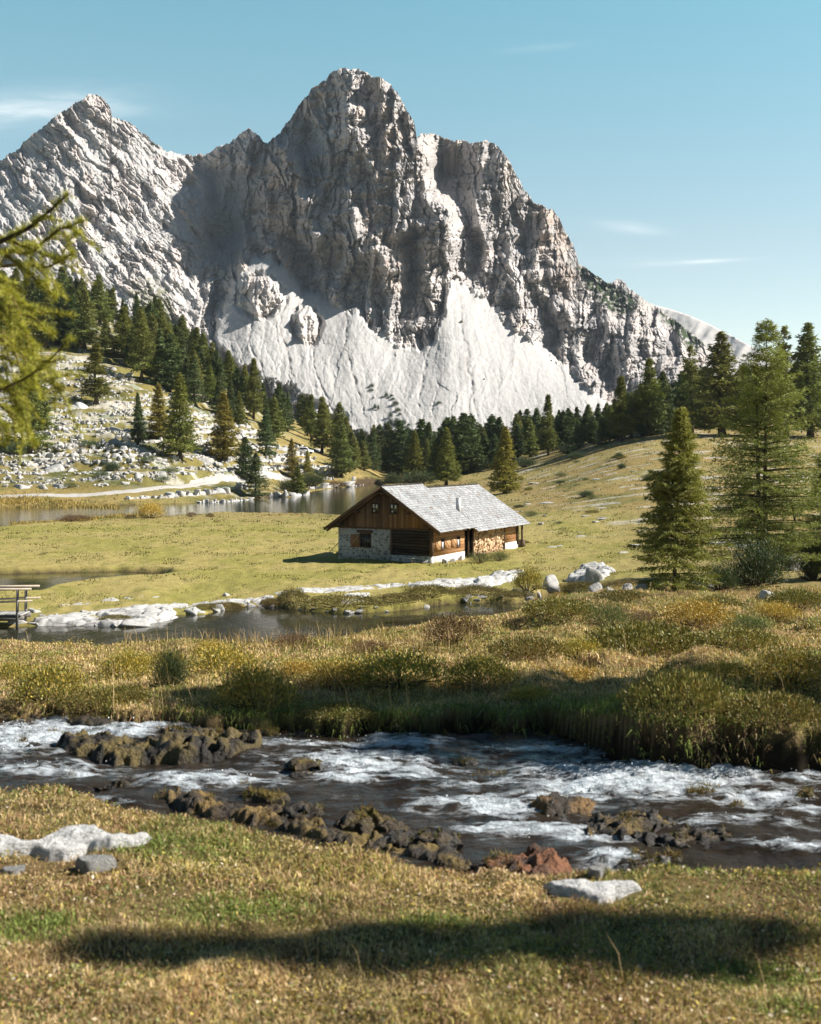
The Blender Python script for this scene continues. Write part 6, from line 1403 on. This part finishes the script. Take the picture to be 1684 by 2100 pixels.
# dwarf pines on the scree
def hitm(u, v):
    dg = bpy.context.evaluated_depsgraph_get(); o = bpy.data.objects.get('mountain')
    if o is None: return None
    d = Vector(P(u, v, 1.0)); ok, loc, _, _ = o.ray_cast(Vector((0, 0, 0)), d); return loc if ok else None
bpy.context.view_layer.update()
for u, v, w, h in ((762, 792, 12, 7), (761, 801, 14, 5), (792, 812, 9, 10), (803, 812, 9, 5), (806, 819, 10, 5), (811, 829, 15, 9), (769, 836, 9, 10), (776, 838, 6, 10), (816, 842, 14, 8), (801, 853, 10, 9), (820, 850, 9, 5), (814, 868, 18, 15), (800, 869, 15, 14), (828, 868, 12, 10), (838, 872, 8, 5), (790, 872, 8, 8), (900, 827, 12, 6), (946, 661, 8, 5), (993, 778, 4, 3), (705, 856, 18, 11), (712, 862, 14, 10), (766, 816, 5, 3), (1085, 702, 5, 3), (1131, 740, 4, 3)):
    q = hitm(u, v + h * .3)
    if q is None: continue
    a, b = BUSH['pine'][0]; y = q.y; hwid = w / F * y / 2; hh = h / F * y
    r = empty('dwarf_pine', tuple(q), 0, (hwid / .5, hwid / .5, hh / .45)); link('foliage', b, None, r)
    tag(r, 'tiny dark dwarf pine dotted on the bright scree', 'dwarf pine', 'dwarf pines on the scree')

# ================================================================ grass
def blades(name, X, Y, Zb, length, width, col, lean, seed, parts=2, label=None):
    rg = np.random.default_rng(seed); n = len(X)
    az = rg.uniform(0, 2 * np.pi, n); ld = np.stack([np.cos(az), np.sin(az), np.zeros(n)], 1); face = rg.uniform(0, 2 * np.pi, n)
    sd = np.stack([np.cos(face), np.sin(face), np.zeros(n)], 1)
    b = np.stack([X, Y, Zb], 1); le = lean * rg.uniform(.2, 1.3, n)
    tip = b + ld * (length * le)[:, None]; tip[:, 2] += length * np.sqrt(np.clip(1 - np.clip(le, 0, .95) ** 2, .1, 1))
    if parts == 2:
        mid = b + ld * (length * le * .3)[:, None]; mid[:, 2] += length * .55
        V = np.stack([b - sd * (width / 2)[:, None], b + sd * (width / 2)[:, None], mid - sd * (width * .4)[:, None], mid + sd * (width * .4)[:, None], tip], 1).reshape(-1, 3)
        k = np.arange(n) * 5; Q = np.stack([k, k + 1, k + 3, k + 2], 1); T = np.stack([k + 2, k + 3, k + 4], 1); c = np.repeat(col, 5, 0)
    else:
        V = np.stack([b - sd * (width / 2)[:, None], b + sd * (width / 2)[:, None], tip], 1).reshape(-1, 3); T = np.arange(3 * n).reshape(-1, 3); Q = None; c = np.repeat(col, 3, 0)
    me = mesh_np(name, V, T=T, Q=Q, col=c); me.materials.append(M['grass']); o = link(name, me)
    tag(o, label, 'grass', kind='stuff'); return o
GREEN = [(*hit(u, v, 2.5, 30)[:2], w, d) for u, v, w, d in ((360, 1738, .32, .16), (470, 1870, .30, .16), (60, 1905, .22, .14), (1560, 2010, .26, .14), (1640, 2070, .22, .1), (250, 1650, .3, .15), (900, 1900, .2, .1), (1050, 1470, .9, .3), (700, 1475, .9, .25), (1300, 1440, 1.0, .5))]
def turf_col(X, Y, rg, dry=0.0):
    n = len(X); a = fbm(X * 1.1, Y * 1.1, 3, 71) + .25 * rg.normal(size=n); b = fbm(X * 2.8, Y * 2.2, 3, 911) + .3 * rg.normal(size=n); e = fbm(X * .5, Y * .45, 3, 913)
    straw = np.array((.66, .49, .27)); olive = np.array((.40, .345, .12)); green = np.array((.22, .27, .07)); brown = np.array((.44, .27, .15)); yel = np.array((.60, .48, .14))
    c = np.where((a > .05 - dry * 0 + .12)[:, None], olive, straw); c = np.where((b > .24)[:, None], brown, c); c = np.where(((e + .5 * b > .08) & (b < .12))[:, None], green, c); c = np.where((rg.random(n) < .10)[:, None], yel, c)
    gp = np.zeros(n)
    for x0, y0, w, d in GREEN: gp = np.maximum(gp, np.exp(-((X - x0) / w) ** 2 - ((Y - y0) / d) ** 2))
    c = np.where((gp + .22 * rg.normal(size=n) + .3 * b > .5)[:, None], np.array((.25, .31, .075)), c)
    return c * rg.uniform(.55, 1.45, (n, 1)) * (1 + .45 * fbm(X * 2.1, Y * 2.1, 3, 917))[:, None]
def build_grass():
    rg = np.random.default_rng(101)
    # near bank
    n = 300000; lo, hi = math.log(2.6), math.log(6.4); Y = np.exp(rg.uniform(lo, hi, n)); u = rg.uniform(-130, 1820, n); X = (u - CU) / F * Y
    k = (Y < Yn(X) + .12); X, Y = X[k], Y[k]
    for (su, sv, w, d) in ((110, 1742, .38, .10), (1212, 1835, .19, .07), (195, 1782, .1, .06), (20, 1788, .08, .05)):      # the bare slabs stay free
        x, y, z = hit(su, sv, 2.5, 8); kk = ((X - x) / w) ** 2 + ((Y - y) / d) ** 2 > 1; X, Y = X[kk], Y[kk]
    pt = fbm(X * 2.4, Y * 2.4, 4, 922); kk = rg.random(len(X)) < np.clip(.75 + 1.3 * pt, .18, 1); X, Y = X[kk], Y[kk]
    tus = np.clip(fbm(X * 3.2, Y * 3.2, 3, 921) * 1.5 + .35, .05, 1.5); Z = gz(X, Y)
    L = (.016 + .026 * tus) * rg.uniform(.5, 1.4, len(X)); W = np.maximum(.0028, Y * .00085) * rg.uniform(.7, 1.4, len(X))
    blades('near_grass', X, Y, Z - .004, L, W, turf_col(X, Y, rg), 1.05, 1, 2, 'short straw and olive turf of the near stream bank')
    # broad leaves, moss and dead bits between the blades
    n = 60000; Y = np.exp(rg.uniform(math.log(2.6), math.log(6.2), n)); u = rg.uniform(-130, 1820, n); X = (u - CU) / F * Y
    k = (Y < Yn(X) + .08) & (fbm(X * 2.1, Y * 2.1, 4, 945) + .12 * rg.normal(size=n) > -.02); X, Y = X[k], Y[k]
    for (su, sv, w, d) in ((110, 1742, .38, .10), (1212, 1835, .19, .07), (195, 1782, .1, .06), (20, 1788, .08, .05)):
        x, y, z = hit(su, sv, 2.5, 8); kk = ((X - x) / w) ** 2 + ((Y - y) / d) ** 2 > 1; X, Y = X[kk], Y[kk]
    n = len(X); Z = gz(X, Y) + rg.uniform(.002, .022, n); e = fbm(X * 1.3, Y * 1.3, 3, 946) + .2 * rg.normal(size=n)
    d = rg.normal(size=(n, 3)); d[:, 2] = np.abs(d[:, 2]) * .7; d /= np.linalg.norm(d, axis=1, keepdims=True); sd = np.cross(d, rg.normal(size=(n, 3))); sd /= np.linalg.norm(sd, axis=1, keepdims=True); l = rg.uniform(.007, .019, n)
    p = np.stack([X, Y, Z], 1); V = np.stack([p, p + d * (l * .5)[:, None] + sd * (l * .28)[:, None], p + d * l[:, None], p + d * (l * .5)[:, None] - sd * (l * .28)[:, None]], 1).reshape(-1, 3)
    c = np.where((e > .1)[:, None], np.array((.17, .20, .05)), np.array((.30, .22, .09))); c = np.where((rg.random(n) < .10)[:, None], np.array((.16, .085, .05)), c); c = np.where((rg.random(n) < .07)[:, None], np.array((.62, .54, .38)), c); c = np.where((rg.random(n) < .10)[:, None], np.array((.45, .38, .07)), c) * rg.uniform(.6, 1.25, (n, 1))
    me = mesh_np('turf_leaves', V, Q=np.arange(4 * n).reshape(-1, 4), col=np.repeat(c, 4, 0)); me.materials.append(M['leaf']); tag(link('turf_leaves', me), 'small leaves, moss and dead bits in the near turf', 'ground cover', kind='stuff')
    # long grass hanging over the banks of the stream
    m = 6000; X = rg.uniform(-3.4, 3.4, m); near = rg.random(m) < .25; Y = np.where(near, Yn(X) + rg.uniform(-.06, .10, m), Yf(X) + rg.uniform(-.10, .07, m))
    kk = fbm(X * 2.2, X * 0 + near * 5.0, 3, 951) + .15 * rg.normal(size=m) > -.05; X, Y, near = X[kk], Y[kk], near[kk]; Z = gz(X, Y); m = len(X)
    L = np.where(near, rg.uniform(.02, .06, m), rg.uniform(.03, .11, m)); b = np.stack([X, Y, Z], 1); dr = np.stack([rg.normal(0, .5, m), np.where(near, .6, -.8) + rg.normal(0, .3, m), np.zeros(m)], 1); sdv = np.stack([rg.normal(size=m), rg.normal(0, .3, m), np.zeros(m)], 1); sdv /= np.linalg.norm(sdv, axis=1, keepdims=True); w = rg.uniform(.0035, .0065, m)
    p1 = b + dr * (L * .35)[:, None]; p1[:, 2] += L * .40; p2 = b + dr * (L * .85)[:, None]; p2[:, 2] += L * rg.uniform(-.5, .35, m)
    V = np.stack([b - sdv * (w / 2)[:, None], b + sdv * (w / 2)[:, None], p1 - sdv * (w * .45)[:, None], p1 + sdv * (w * .45)[:, None], p2], 1).reshape(-1, 3); k5 = np.arange(m) * 5
    c = turf_col(X, Y, rg) * .85
    me = mesh_np('bank_grass', V, T=np.stack([k5 + 2, k5 + 3, k5 + 4], 1), Q=np.stack([k5, k5 + 1, k5 + 3, k5 + 2], 1), col=np.repeat(c, 5, 0)); me.materials.append(M['grass']); tag(link('bank_grass', me), 'longer grass hanging over both banks of the stream', 'grass', kind='stuff')
    # tufts on the mossy rocks
    Xs = []; 
    for o in [o for o in C.objects if o.name.startswith('stream_rock')]:
        V = np.array([v.co[:] for v in o.data.vertices]); zt = V[:, 2].max(); kk = (V[:, 2] > .45 * zt); c = np.zeros(len(V) * 4, np.float32); o.data.attributes['col'].data.foreach_get('color', c); c = c.reshape(-1, 4)
        kk &= c[:, 0] > .075; q = V[kk]
        if len(q): q = q[rg.integers(0, len(q), min(len(q) * 2, 700))] + np.array(o.location) + rg.normal(0, .006, (min(len(q) * 2, 700), 3)); Xs.append(q)
    if Xs:
        q = np.concatenate(Xs); n = len(q); c = np.array([(.20, .17, .04), (.30, .22, .07), (.14, .15, .035), (.24, .13, .05)])[rg.integers(0, 4, n)] * rg.uniform(.6, 1.2, (n, 1))
        blades('moss_tufts', q[:, 0], q[:, 1], q[:, 2] - .004, rg.uniform(.010, .045, n), np.full(n, .005), c, .9, 8, 1, 'moss and grass tufts on the rocks of the stream')
    # far bank and heath
    n = 300000; Y = np.exp(rg.uniform(math.log(6.6), math.log(30), n)); u = rg.uniform(-130, 1820, n); X = (u - CU) / F * Y
    k = (Y > Yf(X) - .06); X, Y = X[k], Y[k]; Z = gz(X, Y)
    k = (gz(X, Y, raw=True) - Z < .022) | (rg.random(len(X)) < .02) & (Z > stream_z(X, Y)); X, Y, Z = X[k], Y[k], Z[k]
    tus = np.clip(fbm(X * 1.6, Y * 1.2, 3, 923) + .35, .08, 1.3)
    L = (.020 + .040 * tus) * (1 + Y / 26) * rg.uniform(.5, 1.3, len(X)); W = Y * .00075 * rg.uniform(.7, 1.5, len(X))
    blades('heath_grass', X, Y, Z - .004, L, W, turf_col(X, Y, rg), .95, 2, 2, 'tufted straw grass of the heath beyond the stream')
    # plateau further back on the right
    n = 90000; Y = np.exp(rg.uniform(math.log(28), math.log(64), n)); u = rg.uniform(780, 1820, n); X = (u - CU) / F * Y; Z = gz(X, Y)
    k = Z > POND_Z + .2; X, Y, Z = X[k], Y[k], Z[k]
    L = .14 * rg.uniform(.4, 1.4, len(X)) * np.clip(fbm(X * .6, Y * .5, 3, 925) + .7, .3, 1.4); W = Y * .0008 * rg.uniform(.7, 1.5, len(X))
    blades('heath_grass', X, Y, Z - .01, L, W, turf_col(X, Y, rg), .7, 3, 1, 'straw grass of the rise below the boulders')
    # meadow round the hut and the slope behind
    n = 210000; Y = np.exp(rg.uniform(math.log(72), math.log(330), n)); u = rg.uniform(-100, 1780, n); X = (u - CU) / F * Y; Z = gz(X, Y)
    k = (poly_sd(X, Y, LAKE) > .3) & (poly_sd(X, Y, POOL) > .2) & (poly_sd(X, Y, POND) > .2); lw = np.array([(HM.inverted() @ Vector((x, y, 0)))[:2] for x, y in zip(X, Y)]) if False else None
    ca, sa = math.cos(HA), math.sin(HA); dx, dy = X - HX, Y - HY; lx = dx * ca - dy * sa; ly = dx * sa + dy * ca
    k &= ~((lx > -HW - .2) & (lx < .3) & (ly > -.2) & (ly < HL + .2)); X, Y, Z = X[k], Y[k], Z[k]
    c = ground_col(X, Y, Z); gk = rg.uniform(.45, 1.3, (len(X), 1)); c = np.where((c.min(1) > .2)[:, None], np.array((.26, .22, .08)), c); c = c * gk
    tuft = fbm(X * .35, Y * .22, 3, 931) > .18
    c = np.where((tuft & (rg.random(len(X)) < .6))[:, None], np.array((.13, .15, .035)) * gk, c); c = np.where((rg.random(len(X)) < .12)[:, None], np.array((.20, .12, .05)) * gk, c)
    L = (.06 + .10 * tuft) * (Y / 95) ** .6 * rg.uniform(.4, 1.4, len(X)); W = Y * .0007 * rg.uniform(.7, 1.6, len(X))
    blades('meadow_grass', X, Y, Z - .02, L, W, c, .7, 4, 1, 'short green and straw meadow turf round the hut')
    # reeds along the lake
    xs = []; ys = []
    for poly_px, m in (((0, 1036, 245, 1040), 1900), ((20, 1076, 200, 1070), 1500), ((-60, 1037, 60, 1039), 600), ((200, 1066, 300, 1062), 500)):
        t = rg.uniform(0, 1, m); uu = poly_px[0] + (poly_px[2] - poly_px[0]) * t; vv = poly_px[1] + (poly_px[3] - poly_px[1]) * t + rg.normal(0, 1.6, m)
        yy = LAKE_Z * F / (CV - vv); ys.append(yy); xs.append((uu - CU) / F * yy)
    X = np.concatenate(xs); Y = np.concatenate(ys); Z = np.maximum(gz(X, Y), LAKE_Z - .05)
    c = np.array((.42, .31, .09)) * rg.uniform(.6, 1.2, (len(X), 1)); L = rg.uniform(.22, .55, len(X))
    blades('lake_reeds', X, Y, Z, L, Y * .0008, c, .25, 5, 1, 'tawny reeds along the lake shore')
    # tall dry stalks with seed heads
    m = 900; uu = np.concatenate([rg.uniform(250, 1000, 380), rg.uniform(0, 1684, 260), rg.uniform(0, 1684, 60), rg.uniform(420, 900, 200)]); vv = np.concatenate([rg.uniform(1312, 1350, 380), rg.uniform(1320, 1470, 260), rg.uniform(1850, 2100, 60), rg.uniform(1308, 1330, 200)])
    X = []; Y = []
    for a, b in zip(uu, vv):
        x, y, z = hit(a, b, 3, 60); X.append(x); Y.append(y)
    X = np.array(X); Y = np.array(Y); Z = gz(X, Y); L = np.where(Y < 6, .15, .30) * rg.uniform(.5, 1.25, m); W = np.maximum(.0022, Y * .00045)
    c = np.array((.50, .36, .17)) * rg.uniform(.7, 1.2, (m, 1)); blades('dry_stalks', X, Y, Z, L, W, c, .45, 6, 2, 'thin dry grass stalks standing above the turf')
    tipx = np.repeat(X, 12) + rg.normal(0, .010, 12 * m) * np.repeat(Y, 12) / 8; tipy = np.repeat(Y, 12) + rg.normal(0, .01, 12 * m)
    # leaf litter of low plants between the tufts
    n = 150000; Y = np.exp(rg.uniform(math.log(7.4), math.log(34), n)); u = rg.uniform(-100, 1800, n); X = (u - CU) / F * Y
    k = (Y > Yf(X) + .02) & (fbm(X * 1.1, Y * .8, 3, 941) + .15 * rg.normal(size=n) > .02); X, Y = X[k], Y[k]; n = len(X); Z = gz(X, Y) + rg.uniform(.01, .09, n) * np.clip(fbm(X * 1.1, Y * .8, 3, 941) * 3, .2, 1.3)
    d = rg.normal(size=(n, 3)); d[:, 2] = np.abs(d[:, 2]) + .2; d /= np.linalg.norm(d, axis=1, keepdims=True); sd = np.cross(d, rg.normal(size=(n, 3))); sd /= np.linalg.norm(sd, axis=1, keepdims=True); l = np.maximum(.016, Y * .0019) * rg.uniform(.6, 1.3, n)
    p = np.stack([X, Y, Z], 1); V = np.stack([p, p + d * (l * .5)[:, None] + sd * (l * .22)[:, None], p + d * l[:, None], p + d * (l * .5)[:, None] - sd * (l * .22)[:, None]], 1).reshape(-1, 3)
    pal = np.array(PAL_W + PAL_M + [(.24, .15, .05)]); c = pal[rg.integers(0, len(pal), n)] * rg.uniform(.7, 1.2, (n, 1))
    me = mesh_np('ground_cover', V, Q=np.arange(4 * n).reshape(-1, 4), col=np.repeat(c, 4, 0)); me.materials.append(M['leaf']); tag(link('ground_cover', me), 'low leafy ground cover between the heath shrubs', 'ground cover', kind='stuff')
if 'grass' not in SKIP: build_grass()

# ================================================================ thin mountain air
def haze():
    m, t = new_mat('haze')
    v = t.node('ShaderNodeVolumePrincipled', {'Color': (.72, .86, 1.0, 1), 'Density': .000045, 'Anisotropy': 0.0})
    t.node('ShaderNodeOutputMaterial', {'Volume': v.outputs[0]})
    b = MB(); b.box((0, 2470, 305), (4500, 2530, 322)); o = b.build('haze', m); tag(o, 'thin bluish mountain air over the valley', 'haze', kind='stuff')
if 'haze' not in SKIP: haze()
#@@NEXT@@
